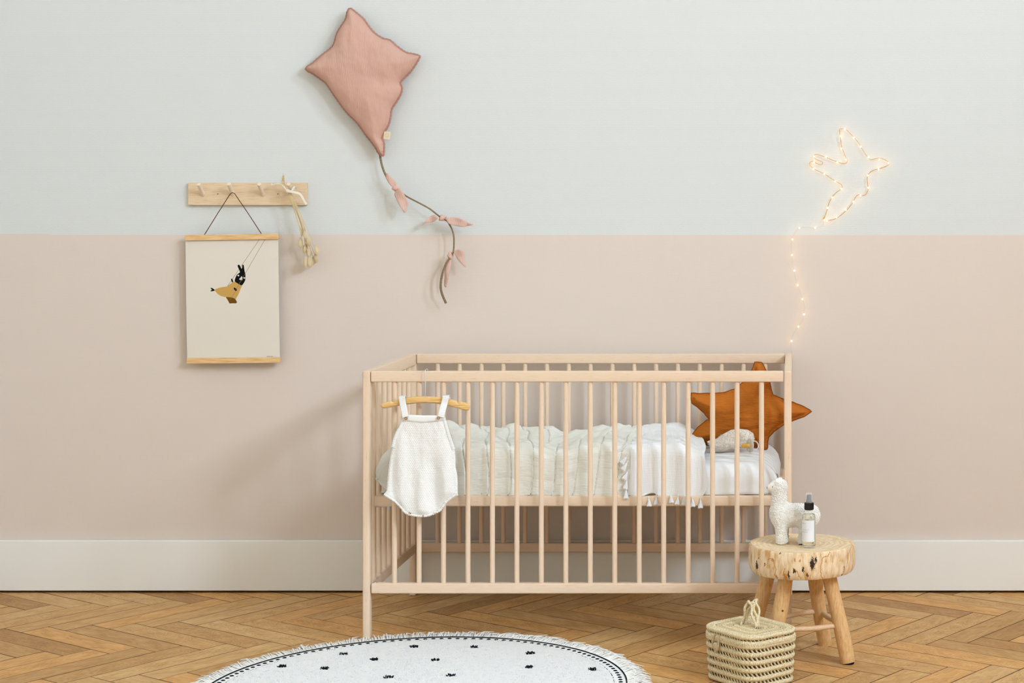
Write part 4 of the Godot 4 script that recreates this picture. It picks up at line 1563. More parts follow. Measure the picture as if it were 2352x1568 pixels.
func build_stool() -> void:
	var stl := thing("log_stool", "small stool of a round log slice on four peeled branch legs", "stool", Vector3(SEAT_C.x, 0, SEAT_C.z))
	var o := stl.position
	# the side of the slice: pale wood with burn marks, knots and stained outlines
	var W := 2048
	var H := 160
	var img := Image.create(W, H, true, Image.FORMAT_RGB8)
	var n := FastNoiseLite.new()
	n.seed = 12
	n.frequency = 0.02
	n.fractal_octaves = 4
	var marks := [] # [column, row, half width, half height, ink, strength]
	# u = angle round the slice; the room's side lies at u = 0.75
	var col := func(zx: float) -> float: # where a mark seen at that column of the study sits round the slice
		return (0.75 + asin(clampf(((1680.0 + zx / 5.228) - 1841.0) / 123.0, -0.99, 0.99)) / TAU) * W
	var row := func(zx: float, zy: float) -> float:
		var s := ((1680.0 + zx / 5.228) - 1841.0) / 123.0
		var top := 985.0 + 128.0 * sqrt(maxf(0.0, 1.0 - s * s))
		return clampf((zy - top) / 325.0, 0.02, 0.98) * H
	for m in [[225, 1170, 16, 60, 0], [312, 1262, 30, 52, 0], [755, 1318, 18, 32, 0], [858, 1302, 15, 34, 0], [965, 1240, 34, 76, 0], [1008, 1195, 14, 50, 0], [905, 1372, 18, 30, 1], [760, 1192, 12, 32, 2], [820, 1200, 12, 22, 2], [690, 1375, 12, 50, 0], [650, 1385, 30, 55, 2], [540, 1400, 18, 45, 2], [500, 1195, 24, 18, 2], [1345, 1320, 6, 60, 0], [1335, 1372, 18, 12, 0], [1455, 1160, 10, 60, 2], [1130, 1205, 12, 25, 2], [1210, 1205, 16, 30, 3], [1300, 1200, 18, 24, 3], [580, 1115, 14, 14, 1], [410, 1245, 12, 24, 1], [335, 1168, 10, 16, 1]]:
		marks.append([col.call(m[0]), row.call(m[0], m[1]), m[2] / 5.228 / 123.0 / TAU * W, m[3] / 325.0 * H, m[4]])
	for k in 26: # the far side has its own
		marks.append([fposmod(n.get_noise_1d(k * 91.0) * 900.0 + k * 47.0, W * 0.5), 20 + (k * 37) % 120, 6 + k % 9, 12 + (k * 7) % 22, k % 4])
	var inks := [rgb(44, 32, 26), rgb(110, 72, 44), rgb(196, 132, 64), rgb(216, 172, 118)]
	var lines := [] # stained outlines
	for l in [[[435, 1290], [445, 1190], [500, 1175], [515, 1230], [540, 1300], [525, 1370], [560, 1410]], [[1190, 1085], [1160, 1150], [1090, 1170], [1070, 1260], [1065, 1330], [1085, 1400], [1110, 1430]], [[1455, 1000], [1430, 1080], [1400, 1140], [1390, 1210], [1370, 1280]], [[650, 1290], [630, 1340], [650, 1400], [700, 1430]], [[740, 1280], [790, 1330], [830, 1420]]]:
		var pts := []
		for p in l:
			pts.append(Vector2(col.call(p[0]), row.call(p[0], p[1])))
		lines.append(pts)
	for y in H:
		for x in W:
			var a := n.get_noise_2d(x * 0.9, y * 0.35)
			var b := n.get_noise_2d(x * 4.5 + 500.0, y * 0.7)
			var c := rgb(222, 188, 142).lerp(rgb(243, 220, 184), clampf(0.5 + a * 1.1 + b * 0.7, 0.0, 1.0))
			if a < -0.28:
				c = c.lerp(rgb(206, 150, 88), clampf((-0.28 - a) * 3.0, 0.0, 0.7))
			img.set_pixel(x, y, c)
	for m in marks:
		for y in range(maxi(0, int(m[1] - m[3] * 1.5)), mini(H, int(m[1] + m[3] * 1.5))):
			for x in range(int(m[0] - m[2] * 1.6), int(m[0] + m[2] * 1.6)):
				var xx := posmod(x, W)
				var d := Vector2((x - m[0]) / m[2], (y - m[1]) / m[3]).length() + n.get_noise_2d(x * 5.0, y * 3.0) * 0.8
				if d < 1.0:
					img.set_pixel(xx, y, img.get_pixel(xx, y).lerp(inks[m[4]], smoothstep(1.0, 0.65, d) * (0.92 if m[4] < 2 else 0.75)))
	for l in lines:
		for k in l.size() - 1:
			var a: Vector2 = l[k]
			var b: Vector2 = l[k + 1]
			var steps := int(a.distance_to(b)) + 1
			for s in steps:
				var p := a.lerp(b, float(s) / steps)
				p += Vector2(n.get_noise_2d(p.y * 4.0, 9.0), n.get_noise_2d(p.x * 4.0, 5.0)) * 6.0
				for dy in range(-2, 3):
					for dx in range(-2, 3):
						var xx := posmod(int(p.x) + dx, W)
						var yy := clampi(int(p.y) + dy, 0, H - 1)
						img.set_pixel(xx, yy, img.get_pixel(xx, yy).lerp(rgb(186, 118, 54), 0.10 if absi(dx) + absi(dy) > 2 else 0.3))
	var side_m := mat("slice_side", Color.WHITE, 0.6, 0.3)
	side_m.albedo_texture = tex(img)
	# end grain rings of the top
	var S := 512
	var top_img := Image.create(S, S, true, Image.FORMAT_RGB8)
	for y in S:
		for x in S:
			var p := Vector2(x - S * 0.46, y - S * 0.53) / (S * 0.5)
			var g := atan2(p.y, p.x)
			var rr := p.length() * (1.0 + 0.10 * n.get_noise_2d(cos(g) * 90.0, sin(g) * 90.0)) + 0.02 * n.get_noise_2d(x * 1.5, y * 1.5)
			var ring := sin(rr * 62.0 + 3.0 * n.get_noise_1d(rr * 700.0))
			var c := rgb(226, 194, 148).lerp(rgb(243, 221, 185), 0.55 + 0.42 * ring)
			c = c.lerp(rgb(206, 160, 100), clampf(n.get_noise_2d(x * 1.1, y * 1.1 + 900.0) * 1.0 - 0.1, 0.0, 0.25))
			top_img.set_pixel(x, y, c)
	var top_m := mat("slice_top", Color.WHITE, 0.5, 0.3)
	top_m.albedo_texture = tex(top_img)
	var R := func(g: float) -> float: return 0.1475 + 0.0022 * sin(3.0 * g + 0.7) + 0.0014 * sin(7.0 * g)
	var segs := 96
	var th := 0.075
	var mb := MB.new()
	var prof := [[-0.0035, 0.0], [0.0, -0.004], [0.0012, -0.02], [0.0022, -0.04], [0.0016, -0.058], [-0.002, -0.070], [-0.006, -0.075]]
	var rows := []
	for k in prof.size():
		var rw := []
		for j in segs + 1:
			var g := TAU * j / segs
			var r: float = R.call(g) + prof[k][0] + 0.0007 * sin(g * 23.0 + k)
			rw.append(mb.p(Vector3(cos(g) * r, SEAT_Y + prof[k][1], -sin(g) * r), Vector2(float(j) / segs, -prof[k][1] / th)))
		rows.append(rw)
	for k in prof.size() - 1:
		for j in segs:
			mb.q(rows[k][j], rows[k + 1][j], rows[k + 1][j + 1], rows[k][j + 1])
	# under side
	var cen := mb.p(Vector3(0, SEAT_Y - th, 0), Vector2(0.1, 0.95))
	var low := []
	for j in segs + 1:
		low.append(mb.p(mb.v[rows[prof.size() - 1][j]], Vector2(0.1 + 0.1 * j / segs, 0.9)))
	for j in segs:
		mb.t(cen, low[j + 1], low[j])
	var slice := part("seat_slice", mb.mesh(), side_m, stl)
	mb = MB.new()
	cen = mb.p(Vector3(0, SEAT_Y, 0), Vector2(0.5, 0.5))
	low = []
	for j in segs + 1:
		var g := TAU * j / segs
		var r: float = R.call(g) - 0.0034
		low.append(mb.p(Vector3(cos(g) * r, SEAT_Y, -sin(g) * r), Vector2(0.5 + cos(g) * 0.48, 0.5 - sin(g) * 0.48)))
	for j in segs:
		mb.t(cen, low[j], low[j + 1])
	part("end_grain", mb.mesh(), top_m, slice)
	# legs: [foot x, foot z, top x, top z]
	var legs := [[0.142, 0.914, 0.088, 0.888], [0.081, 0.703, 0.046, 0.775], [-0.073, 0.965, -0.029, 0.93], [-0.146, 0.83, -0.072, 0.85]]
	for k in 4:
		var l = legs[k]
		mb = MB.new()
		var foot := Vector3(l[0], 0.003, l[1]) - o
		var head := Vector3(l[2], SEAT_Y - th + 0.004, l[3]) - o
		var pts := []
		var rad := []
		for i in 9:
			var f := i / 8.0
			pts.append(foot.lerp(head, f) + Vector3(0.0016 * sin(f * 5.0 + k * 2.0), 0, 0.0012 * sin(f * 4.0 + k)))
			rad.append(0.0208 + 0.0007 * sin(f * 7.0 + k * 1.7) - (0.0012 if i == 0 else 0.0))
		tube(mb, pts, rad, 20)
		var leg := part("leg", mb.mesh(), M.leg_wood, stl)
		mb = MB.new()
		lathe(mb, [[0.0, 0.003], [0.017, 0.003], [0.017, 0.0], [0.0, 0.0]], 18, Transform3D(Basis.IDENTITY, Vector3(foot.x, 0, foot.z)))
		part("felt_pad", mb.mesh(), M.pad_and_hole_dark, leg)
	# knots on the legs
	for q in [[2, 0.62, 0.35], [3, 0.40, 0.5], [3, 0.32, -0.2], [3, 0.36, 1.0]]:
		var l = legs[q[0]]
		var foot := Vector3(l[0], 0.003, l[1])
		var head := Vector3(l[2], SEAT_Y - th, l[3])
		var p := foot.lerp(head, q[1])
		var out := Vector3(sin(q[2]), 0.0, cos(q[2]))
		mb = MB.new()
		lathe(mb, [[0.0, 0.0012], [0.0022, 0.001], [0.0034, 0.0], [0.0036, -0.003]], 12, Transform3D(Basis.looking_at(out, Vector3.UP) * Basis(Vector3.RIGHT, -PI / 2), p - o + out * 0.0203))
		part("knot", mb.mesh(), mat("knot_wood", rgb(96, 54, 30), 0.6, 0.3), stl)
	for q in [[0, 1, 0.34], [1, 3, 0.345], [3, 2, 0.34], [2, 0, 0.35]]:
		var a = legs[q[0]]
		var b = legs[q[1]]
		mb = MB.new()
		var pa := Vector3(a[0], 0.003, a[1]).lerp(Vector3(a[2], SEAT_Y - th, a[3]), q[2] + 0.03)
		var pb := Vector3(b[0], 0.003, b[1]).lerp(Vector3(b[2], SEAT_Y - th, b[3]), q[2] - 0.01)
		pa.y = 0.104 if q[0] != 2 else 0.098
		pb.y = 0.100 if q[0] != 2 else 0.103
		var pts := []
		var rad := []
		for i in 7:
			pts.append(pa.lerp(pb, i / 6.0) + Vector3(0, 0.0015 * sin(i * 1.3), 0) - o)
			rad.append(0.0074 + 0.0006 * sin(i * 2.0))
		tube(mb, pts, rad, 12)
		part("rung", mb.mesh(), M.rung_wood, stl)

# ---------------------------------------------------------------- alpaca
func build_alpaca() -> void:
	var base := Vector3((1815.0 - 1830.0) / FOCAL * 4.925, SEAT_Y, 5.8 - 4.925)
	var al := thing("alpaca_toy", "cream woolly alpaca toy standing on the log stool", "toy", base)
	var k := 6420.0
	var P := func(x: float, y: float, z: float) -> Vector3: return Vector3((x - 600.0) / k, (1297.0 - y) / k, z)
	var bones := []
	for b in [[440, 780, 0.0, 930, 785, 0.0, 0.0300, 0.0285], [400, 700, 0.0, 400, 320, 0.0, 0.0225, 0.0180], [410, 260, 0.0, 330, 275, 0.0, 0.0190, 0.0150], [330, 280, 0.0, 232, 300, 0.0, 0.0125, 0.0070], [1000, 740, 0.0, 1050, 790, 0.0, 0.0130, 0.0090], [430, 880, 0.014, 450, 1230, 0.0155, 0.0175, 0.0128], [450, 1230, 0.0155, 440, 1270, 0.0175, 0.0128, 0.010], [455, 880, -0.014, 480, 1240, -0.0155, 0.0170, 0.0125], [900, 880, 0.014, 830, 1060, 0.016, 0.0190, 0.0090], [830, 1060, 0.016, 790, 1262, 0.017, 0.0085, 0.0085], [920, 880, -0.014, 860, 1060, -0.016, 0.0190, 0.0090], [860, 1060, -0.016, 840, 1262, -0.017, 0.0085, 0.0085], [380, 165, 0.010, 398, 125, 0.012, 0.0058, 0.0016], [400, 170, -0.010, 430, 140, -0.012, 0.0058, 0.0018], [430, 840, 0.0, 940, 850, 0.0, 0.022, 0.022]]:
		bones.append([P.call(b[0], b[1], b[2]), P.call(b[3], b[4], b[5]), b[6], b[7]])
	var curl := FastNoiseLite.new()
	curl.seed = 3
	curl.frequency = 0.16
	curl.fractal_octaves = 2
	var field := func(p: Vector3) -> float:
		var d := 1.0
		for b in bones:
			d = smin(d, capsule_d(p, b[0], b[1], b[2], b[3]), 0.012)
		if d > 0.012:
			return d
		return maxf(d + 0.0016 * curl.get_noise_3d(p.x * 1000.0, p.y * 1000.0, p.z * 1000.0), 0.0005 - p.y)
	var body := nets(field, Vector3(-0.075, -0.004, -0.042), Vector3(0.09, 0.192, 0.042), 0.0029)
	part("body", body.mesh(), M.wool, al)
	# curls of wool standing off the body
	var mb := MB.new()
	var r := RandomNumberGenerator.new()
	r.seed = 44
	var bm := body
	for i in range(0, bm.v.size()):
		if r.randf() > 0.8:
			continue
		var p := bm.v[i]
		if p.y < 0.006 or p.y > 0.174 or (p.x < -0.045 and p.y > 0.14):
			continue
		var g := Vector3(field.call(p + Vector3(0.001, 0, 0)) - field.call(p - Vector3(0.001, 0, 0)), field.call(p + Vector3(0, 0.001, 0)) - field.call(p - Vector3(0, 0.001, 0)), field.call(p + Vector3(0, 0, 0.001)) - field.call(p - Vector3(0, 0, 0.001))).normalized()
		var side := g.cross(Vector3(r.randf_range(-1, 1), r.randf_range(-1, 1), r.randf_range(-1, 1))).normalized()
		var h := r.randf_range(0.0010, 0.0020)
		tube(mb, [p - g * 0.0008, p + g * h * 0.7 + side * 0.0006, p + g * h + side * 0.002, p + g * h * 0.5 + side * 0.0031], [0.0010, 0.0010, 0.0009, 0.0003], 5, false)
	var wl := part("wool", mb.mesh(), M.wool_curl, al)
	wl.set_meta("kind", "stuff")
	for z in [0.0138, -0.0138]:
		mb = MB.new()
		lathe(mb, [[0.0, 0.0022], [0.0014, 0.0018], [0.0022, 0.0], [0.0014, -0.0018], [0.0, -0.0022]], 10)
		var e := part("eye", mb.mesh(), M.eye_black, al, P.call(290, 272, z))
		e.rotation.z = -0.3
		e.scale = Vector3(1.1, 1.4, 1.1)
	mb = MB.new()
	tube(mb, [P.call(183, 288, 0.003), P.call(181, 296, 0.0), P.call(183, 288, -0.003)], 0.0008, 5)
	tube(mb, [P.call(181, 296, 0.0), P.call(184, 318, 0.0), P.call(206, 325, 0.003)], 0.0006, 5)
	part("nose", mb.mesh(), mat("nose_thread", rgb(140, 98, 80), 0.8, 0.2), al)
	for h in [[425, 0.0155], [462, 0.0165], [475, -0.0155], [775, 0.016], [805, 0.0175], [845, -0.017]]:
		mb = MB.new()
		lathe(mb, [[0.0, 0.003], [0.0028, 0.0018], [0.0034, 0.0], [0.0, 0.0]], 10)
		part("hoof", mb.mesh(), M.eye_black, al, P.call(h[0], 1297, h[1] + 0.008))

# ---------------------------------------------------------------- spray bottle
func build_bottle() -> void:
	var bt := thing("spray_bottle", "clear glass spray bottle with a white label and black collar on the stool", "bottle", Vector3((1858.3 - 1830.0) / FOCAL * 4.862, SEAT_Y, 5.8 - 4.862))
	var r := 0.0188
	var mb := MB.new()
	# outer wall, then the inner wall back down, so that the glass has its thickness
	lathe(mb, [[0.0095, 0.106], [0.0095, 0.099], [0.0130, 0.0965], [0.0168, 0.0925], [r, 0.0860], [r, 0.0040], [0.0175, 0.0012], [0.0150, 0.0], [0.0, 0.0008]], 48)
	part("glass", mb.mesh(), M.bottle_glass, bt)
	mb = MB.new()
	lathe(mb, [[0.0, 0.0935], [0.0140, 0.0932], [0.0155, 0.0915], [0.0176, 0.0855], [0.0176, 0.0068], [0.0150, 0.0042], [0.0, 0.0052]], 48)
	part("liquid", mb.mesh(), M.bottle_oil, bt)
	# label: a curved sheet round most of the front
	var a0 := deg_to_rad(-128.0) # angles from +x towards the camera (negative turns to +z in the lathe's sense)
	var a1 := deg_to_rad(-30.0)
	var lab := func(u: float, v: float) -> Vector3:
		var g := lerpf(deg_to_rad(195.0), deg_to_rad(42.0), u)
		return Vector3(cos(g) * (r + 0.0004), 0.0775 - v * 0.0585, sin(g) * (r + 0.0004))
	var label := part("paper_label", cloth(40, 4, lab, 0.0002), M.label_paper, bt)
	var font := SystemFont.new()
	font.font_names = PackedStringArray(["Droid Sans"])
	var word := "SECRET"
	for i in word.length():
		var tm := TextMesh.new()
		tm.font = font
		tm.text = word[i]
		tm.font_size = 16
		tm.pixel_size = 0.000225
		tm.depth = 0.0001
		var g := deg_to_rad(149.0 - i * 11.0)
		var ch := part("letter", tm, M.label_ink, label, Vector3(cos(g) * (r + 0.0006), 0.0512, sin(g) * (r + 0.0006)))
		ch.rotation.y = PI / 2 - g
	for ln in [[0.0455, 168.0, 104.0, 14], [0.0690, 165.0, 118.0, 10]]:
		for i in ln[3]:
			var g := deg_to_rad(lerpf(ln[1], ln[2], float(i) / (ln[3] - 1)))
			var ch := part("fine_print", box_mesh(Vector3(0.0008, 0.0011, 0.0001), 0.00003), M.label_ink, label, Vector3(cos(g) * (r + 0.0006), ln[0], sin(g) * (r + 0.0006)))
			ch.rotation.y = PI / 2 - g
	mb = MB.new()
	var ridged := MB.new()
	lathe(mb, [[0.0, 0.1245], [0.0118, 0.1245], [0.0126, 0.1238], [0.0127, 0.1060], [0.0120, 0.1045], [0.0, 0.1045]], 40)
	for i in 40:
		var g := TAU * i / 40.0
		tube(ridged, [Vector3(cos(g) * 0.0127, 0.1065, sin(g) * 0.0127), Vector3(cos(g) * 0.0127, 0.1232, sin(g) * 0.0127)], 0.0004, 4)
	mb.add(ridged, Transform3D.IDENTITY)
	part("collar", mb.mesh(), M.black_plastic, bt)
	mb = MB.new()
	lathe(mb, [[0.0, 0.1462], [0.0052, 0.1458], [0.0064, 0.1440], [0.0066, 0.1330], [0.0078, 0.1310], [0.0080, 0.1275], [0.0074, 0.1245], [0.0, 0.1245]], 28)
	cbox(mb, Vector3(-0.002, 0.1375, 0.0055), Vector3(0.004, 0.003, 0.004), 0.0008)
	part("spray_head", mb.mesh(), M.slate_plastic, bt)
	mb = MB.new()
	lathe(mb, [[0.0, 0.1510], [0.0080, 0.1508], [0.0091, 0.1495], [0.0095, 0.1245]], 36)
	part("overcap", mb.mesh(), M.clear_cap, bt)

# ---------------------------------------------------------------- basket
func rounded_rect(hx: float, hz: float, r: float, step: float) -> Array:
	var out := []
	var poly := PackedVector2Array()
	for c in [[1, 1, 0.0], [-1, 1, 90.0], [-1, -1, 180.0], [1, -1, 270.0]]:
		for k in 7:
			var g := deg_to_rad(c[2] + 15.0 * k)
			poly.append(Vector2(c[0] * (hx - r) + cos(g) * r, c[1] * (hz - r) + sin(g) * r))
	var total := 0.0
	for k in poly.size():
		total += poly[k].distance_to(poly[(k + 1) % poly.size()])
	var n := int(total / step)
	var seg := 0
	var run := 0.0
	for i in n:
		var want := total * i / n
		while run + poly[seg].distance_to(poly[(seg + 1) % poly.size()]) < want:
			run += poly[seg].distance_to(poly[(seg + 1) % poly.size()])
			seg += 1
		var l := poly[seg].distance_to(poly[(seg + 1) % poly.size()])
		var p := poly[seg].lerp(poly[(seg + 1) % poly.size()], (want - run) / l)
		out.append(Vector3(p.x, 0, p.y))
	return out

func coil_ring(hx: float, hz: float, r: float, y: float, rad: float, tall: float, wrap: float, seed: int) -> ArrayMesh:
	# a core wound with palm leaf: one ridge for each turn, tall gives its height to its width
	var mb := MB.new()
	var step := wrap / 3.0
	var pts := rounded_rect(hx, hz, r, step)
	var rr := []
	for k in pts.size():
		pts[k].y = y + 0.0008 * wob.get_noise_2d(k * 3.0 + seed * 50.0, 4.0)
		rr.append(rad * ([1.0, 1.06, 0.86][k % 3] + 0.05 * wob.get_noise_2d(k * 40.0, seed * 90.0)))
	var n := pts.size()
	var sides := 9
	var rows := []
	for k in n:
		var a: Vector3 = pts[(k - 1 + n) % n]
		var b: Vector3 = pts[(k + 1) % n]
		var tan := (b - a).normalized()
		var out := Vector3(tan.z, 0, -tan.x)
		var row := []
		for j in sides:
			var g := TAU * j / sides
			var lean := 0.0022 * sin(g)
			row.append(mb.p(pts[k] + out * (cos(g) * rr[k]) + Vector3(0, sin(g) * rr[k] * tall, 0) + tan * lean, Vector2(float(j) / sides, k * step)))
		rows.append(row)
	for k in n:
		for j in sides:
			mb.q(rows[k][j], rows[(k + 1) % n][j], rows[(k + 1) % n][(j + 1) % sides], rows[k][(j + 1) % sides])
	return mb.mesh()

func build_basket() -> void:
	var bs := thing("palm_basket", "square lidded basket of woven palm leaf in front of the log stool", "basket", Vector3(-0.1235, 0, 1.084))
	bs.rotation.y = deg_to_rad(-48.5)
	var hx := 0.104
	var hz := 0.088
	var cr := 0.042
	var pitch := 0.0212
	var body := node("body", bs)
	for k in 6:
		var grow := -0.006 + 0.001 * k
		part("coil", coil_ring(hx + grow, hz + grow, cr, 0.010 + pitch * k, 0.0054, 1.25, 0.0040, k), M.palm, body)
		if k == 5:
			continue
		# slanting links between this turn and the next
		var mb := MB.new()
		var pts := rounded_rect(hx + grow + 0.0015, hz + grow + 0.0015, cr, 0.0118)
		var n := pts.size()
		for i in n:
			var a: Vector3 = pts[i] + Vector3(0, 0.010 + pitch * k + 0.004, 0)
			var b: Vector3 = pts[(i + 1) % n] + Vector3(0, 0.010 + pitch * (k + 1) - 0.004, 0)
			b = a.lerp(b, 1.0)
			var q := a.lerp(Vector3(b.x, b.y, b.z), 0.5)
			tube(mb, [a, q, Vector3(lerpf(a.x, b.x, 0.75), b.y, lerpf(a.z, b.z, 0.75))], [0.0020, 0.0022, 0.0036], 5, false, 0.4, Vector3(pts[i].x, 0, pts[i].z))
		part("weave", mb.mesh(), M.palm, body).set_meta("kind", "stuff")
	var mb := MB.new()
	cbox(mb, Vector3(0, 0.005, 0), Vector3(hx * 1.7, 0.006, hz * 1.7), 0.002)
	part("bottom", mb.mesh(), M.palm_dark, body)
	var lid := node("lid", bs)
	part("coil", coil_ring(hx, hz, cr + 0.004, 0.1225, 0.0056, 1.5, 0.0054, 21), M.palm, lid)
	part("coil", coil_ring(hx - 0.001, hz - 0.001, cr + 0.004, 0.1395, 0.0058, 1.0, 0.0056, 22), M.palm, lid)
	mb = MB.new()
	var pts := rounded_rect(hx, hz, cr + 0.004, 0.0105)
	for i in pts.size():
		var a: Vector3 = pts[i] + Vector3(0, 0.126, 0)
		var b: Vector3 = pts[(i + 1) % pts.size()] + Vector3(0, 0.138, 0)
		tube(mb, [a, b], [0.0028, 0.0022], 5, false, 0.6)
	part("weave", mb.mesh(), M.palm_dark, lid).set_meta("kind", "stuff")
	var leaf := MB.new()
	lathe(leaf, [[0.0, 1.0], [0.5, 0.86], [0.87, 0.5], [1.0, 0.0], [0.87, -0.5], [0.5, -0.86], [0.0, -1.0]], 8)
	for k in range(1, 8):
		var braid := MB.new()
		var ring := rounded_rect(hx - 0.0128 * k, maxf(hz - 0.0128 * k, 0.003), maxf(0.003, cr - 0.006 * k), 0.0078)
		var m := ring.size()
		for i in m:
			var tan: Vector3 = (ring[(i + 1) % m] - ring[(i - 1 + m) % m]).normalized()
			var across := Vector3(tan.z, 0, -tan.x)
			for side in 2:
				var sg := 1.0 if side == 0 else -1.0
				var long := (tan + across * sg * 0.75 + Vector3(0, 0.18 * wob.get_noise_2d(i * 70.0, k * 30.0 + side), 0)).normalized()
				var wide := long.cross(Vector3.UP).normalized()
				var x := Basis(wide * 0.0030, long * 0.0078, wide.cross(long) * 0.0027)
				braid.add(leaf, Transform3D(x, ring[i] + across * sg * 0.0030 + tan * 0.0039 * side + Vector3(0, 0.1425 + 0.0010 * wob.get_noise_2d(i * 50.0, k * 77.0), 0)))
		part("braid", braid.mesh(), M.palm if k % 2 else M.palm_dark, lid)
	mb = MB.new()
	cbox(mb, Vector3(0, 0.1385, 0), Vector3(hx * 1.75, 0.003, hz * 1.7), 0.001)
	part("lid_panel", mb.mesh(), M.palm_dark, lid)
	# handle: a twisted double loop
	var handle := node("handle", bs)
	for q in 3:
		mb = MB.new()
		var path := []
		for i in 25:
			var f := i / 24.0
			var g := PI * f
			var x := -0.036 + 0.072 * f + 0.006 * sin(g * 2.0)
			path.append(Vector3(x * (0.78 + 0.30 * sin(g)) - 0.012 * sin(g), 0.144 + sin(g) * (0.064 if q < 2 else 0.058), [-0.007, 0.007, 0.0][q] * (1.0 + 0.8 * sin(g)) + 0.004 * sin(f * 22.0 + q * 2.1) - 0.016 * sin(g)))
		tube(mb, path, 0.0036 if q < 2 else 0.0042, 7)
		part("strand", mb.mesh(), M.palm, handle)
	mb = MB.new()
	for q in [[-0.030, -1.0], [0.030, 1.0]]:
		for i in 7:
			var g := -1.2 + 0.4 * i
			tube(mb, [Vector3(q[0], 0.147, 0.0), Vector3(q[0] + q[1] * 0.008 * cos(g), 0.1485, 0.008 * sin(g)), Vector3(q[0] + q[1] * 0.019 * cos(g), 0.1462, 0.017 * sin(g))], [0.002, 0.0018, 0.0008], 4)
	part("lashing", mb.mesh(), M.palm_dark, handle)
	# button and loop on the long side that faces the room's left
	mb = MB.new()
	lathe(mb, [[0.0, 0.0052], [0.003, 0.0058], [0.0085, 0.005], [0.0112, 0.0022], [0.0112, -0.001], [0.0, -0.002]], 24)
	for i in 18:
		var g := TAU * i / 18.0
		tube(mb, [Vector3(cos(g) * 0.002, 0.0056, sin(g) * 0.002), Vector3(cos(g) * 0.008, 0.0052, sin(g) * 0.008), Vector3(cos(g) * 0.0112, 0.0015, sin(g) * 0.0112)], 0.0009, 4)
	var bt := part("button", mb.mesh(), M.palm, bs, Vector3(-0.030, 0.0995, hz + 0.0055))
	bt.rotation = Vector3(PI / 2, 0, 0)
	mb = MB.new()
	tube(mb, smooth_path([Vector3(-0.036, 0.132, hz + 0.006), Vector3(-0.040, 0.118, hz + 0.009), Vector3(-0.043, 0.100, hz + 0.008), Vector3(-0.030, 0.086, hz + 0.007), Vector3(-0.018, 0.098, hz + 0.008), Vector3(-0.018, 0.116, hz + 0.009), Vector3(-0.021, 0.132, hz + 0.006)], 5), 0.0019, 6)
	part("loop", mb.mesh(), M.palm_dark, bs)

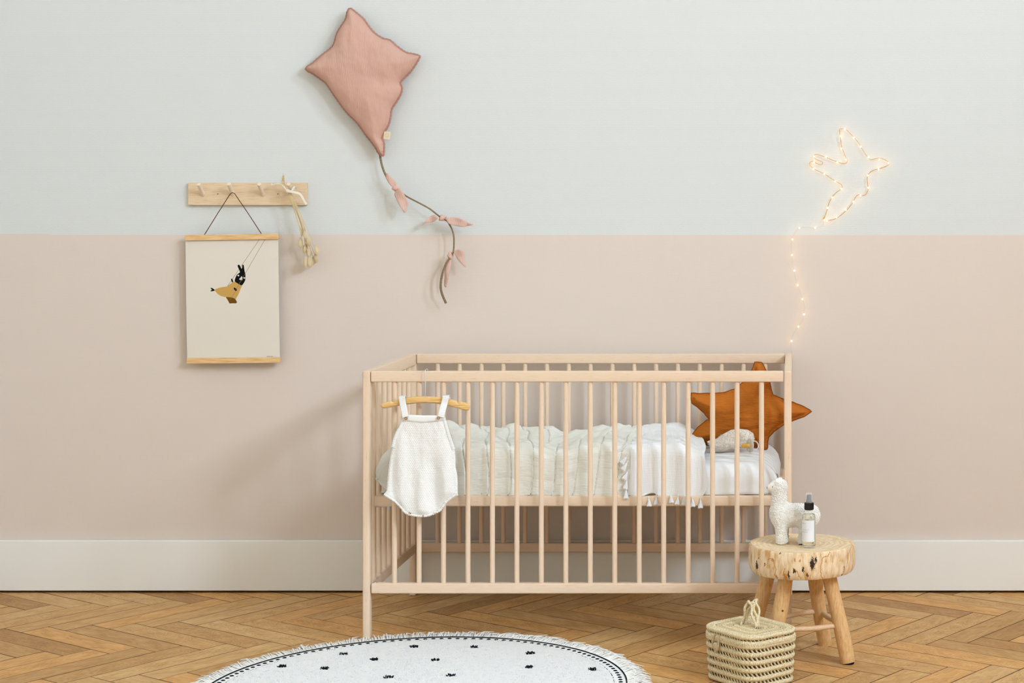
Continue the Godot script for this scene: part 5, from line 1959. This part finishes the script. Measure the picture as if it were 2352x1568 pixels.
# ---------------------------------------------------------------- rug
func build_rug() -> void:
	var c := Vector3(-0.993, 0, 1.212)
	var rg := thing("round_rug", "round cream pile rug with black tufts and a fringe on the parquet", "rug", c)
	var R := 0.555
	var mb := MB.new()
	var rings := 60
	var segs := 200
	var rows := []
	var r := RandomNumberGenerator.new()
	r.seed = 2
	for k in rings + 1:
		var rr := R * k / rings
		var row := []
		for j in segs:
			var g := TAU * j / segs
			var y := 0.012
			if rr < 0.512:
				y += 0.003 + 0.002 * wob.get_noise_2d(cos(g) * rr * 4000.0, sin(g) * rr * 4000.0) + r.randf_range(-0.001, 0.001)
			elif k == rings:
				y = 0.002
			row.append(mb.p(Vector3(cos(g) * rr, y, sin(g) * rr), Vector2(cos(g) * rr, sin(g) * rr)))
		rows.append(row)
	for k in rings:
		for j in segs:
			var j2 := (j + 1) % segs
			mb.q(rows[k][j], rows[k][j2], rows[k + 1][j2], rows[k + 1][j])
	part("base_cloth", mb.mesh(), M.rug_pile, rg)
	# pile: short yarn ends, all over the field
	mb = MB.new()
	for i in 26000:
		var g := r.randf() * TAU
		var rr := sqrt(r.randf()) * 0.512
		var p := Vector3(cos(g) * rr, 0.0135, sin(g) * rr)
		var d := Vector3(r.randf_range(-1, 1), 0.9, r.randf_range(-1, 1)).normalized() * r.randf_range(0.004, 0.0075)
		var a := mb.p(p + Vector3(0.0016, 0, 0))
		var b := mb.p(p + Vector3(-0.0012, 0, 0.0014))
		var e := mb.p(p + Vector3(-0.0006, 0, -0.0016))
		var f := mb.p(p + d)
		mb.t(a, f, b)
		mb.t(b, f, e)
		mb.t(e, f, a)
	part("pile", mb.mesh(), M.rug_pile, rg).set_meta("kind", "stuff")
	# border: an outer line, a row of dots, a broken inner line
	for l in [[0.548, 0.0021, 1.0], [0.514, 0.0013, 0.72]]:
		mb = MB.new()
		var n := 240
		for j in n:
			if l[2] < 1.0 and fposmod(j * 0.618, 1.0) > l[2]:
				continue
			var g0 := TAU * j / n
			var g1 := TAU * (j + 1.02) / n
			var w0: float = l[1] * (0.8 + 0.4 * absf(wob.get_noise_1d(j * 60.0)))
			tube(mb, [Vector3(cos(g0) * l[0], 0.0128, sin(g0) * l[0]), Vector3(cos(g1) * l[0], 0.0128, sin(g1) * l[0])], w0, 5, true)
		part("border_line", mb.mesh(), M.rug_ink, rg)
	var dot := MB.new()
	lathe(dot, [[0.0, 0.0022], [0.5, 0.0019], [0.85, 0.001], [1.0, 0.0]], 12)
	var dm := dot.mesh()
	for j in 144:
		var g := TAU * (j + 0.3) / 144.0
		var o := part("border_dot", dm, M.rug_ink, rg, Vector3(cos(g) * 0.532, 0.0118, sin(g) * 0.532))
		o.rotation.y = -g
		o.scale = Vector3(0.0062, 1.0, 0.0066)
	# black tufts in the field
	for t in [[648, 1531], [746, 1536], [789, 1503], [859, 1515], [951, 1486], [1000, 1517], [893, 1556], [1036, 1552], [1090, 1487], [1219, 1501], [1215, 1533], [1361, 1538]]:
		var d: float = 1.245 * FOCAL / (t[1] - 480.0)
		var p := at(t[0], t[1], d) - c
		mb = MB.new()
		for i in 34:
			var a := Vector3(r.randf_range(-0.010, 0.010), 0.0, r.randf_range(-0.006, 0.006))
			var e := a + Vector3(r.randf_range(-0.005, 0.005), r.randf_range(0.0035, 0.008), r.randf_range(-0.004, 0.004))
			tube(mb, [a, e], [0.0019, 0.0008], 4)
		part("black_tuft", mb.mesh(), M.rug_ink, rg, Vector3(p.x, 0.014, p.z))
	for i in 22: # more on the part of the rug before the frame
		var g := i * 2.4
		var rr := 0.12 + 0.36 * sqrt(fposmod(i * 0.382, 1.0))
		var p := Vector3(cos(g) * rr, 0.014, absf(sin(g)) * rr + 0.02)
		if Vector2(p.x, p.z).length() > 0.47:
			continue
		mb = MB.new()
		for k in 20:
			var a := Vector3(r.randf_range(-0.010, 0.010), 0.0, r.randf_range(-0.006, 0.006))
			tube(mb, [a, a + Vector3(r.randf_range(-0.005, 0.005), r.randf_range(0.0035, 0.008), r.randf_range(-0.004, 0.004))], [0.0019, 0.0008], 4)
		part("black_tuft", mb.mesh(), M.rug_ink, rg, p)
	# fringe
	mb = MB.new()
	for i in 5200:
		var g := TAU * (i + r.randf()) / 5200.0
		var out := Vector3(cos(g), 0, sin(g))
		var side := Vector3(-sin(g), 0, cos(g))
		var clump := wob.get_noise_1d(i * 9.0)
		var l := r.randf_range(0.036, 0.062) + 0.012 * clump
		var lean := r.randf_range(-0.5, 0.5) + clump * 1.1
		var y0 := r.randf_range(0.006, 0.0125)
		var lift := r.randf_range(-0.002, 0.008) + 0.008 * maxf(0.0, clump)
		var a := c * 0.0 + out * 0.549 + Vector3(0, y0, 0)
		var b := a + out * l * 0.5 + side * lean * l * 0.2 + Vector3(0, lift, 0)
		var e := a + out * l + side * lean * l * 0.7 + Vector3(0, 0.002 + maxf(0.0, lift * r.randf_range(0.2, 1.5)) - y0, 0)
		e.y = maxf(e.y, 0.0016)
		b.y = maxf(b.y, 0.003)
		tube(mb, [a, b, e], [0.0016, 0.0015, 0.0008], 4, false)
	part("fringe", mb.mesh(), M.rug_fringe, rg).set_meta("kind", "stuff")
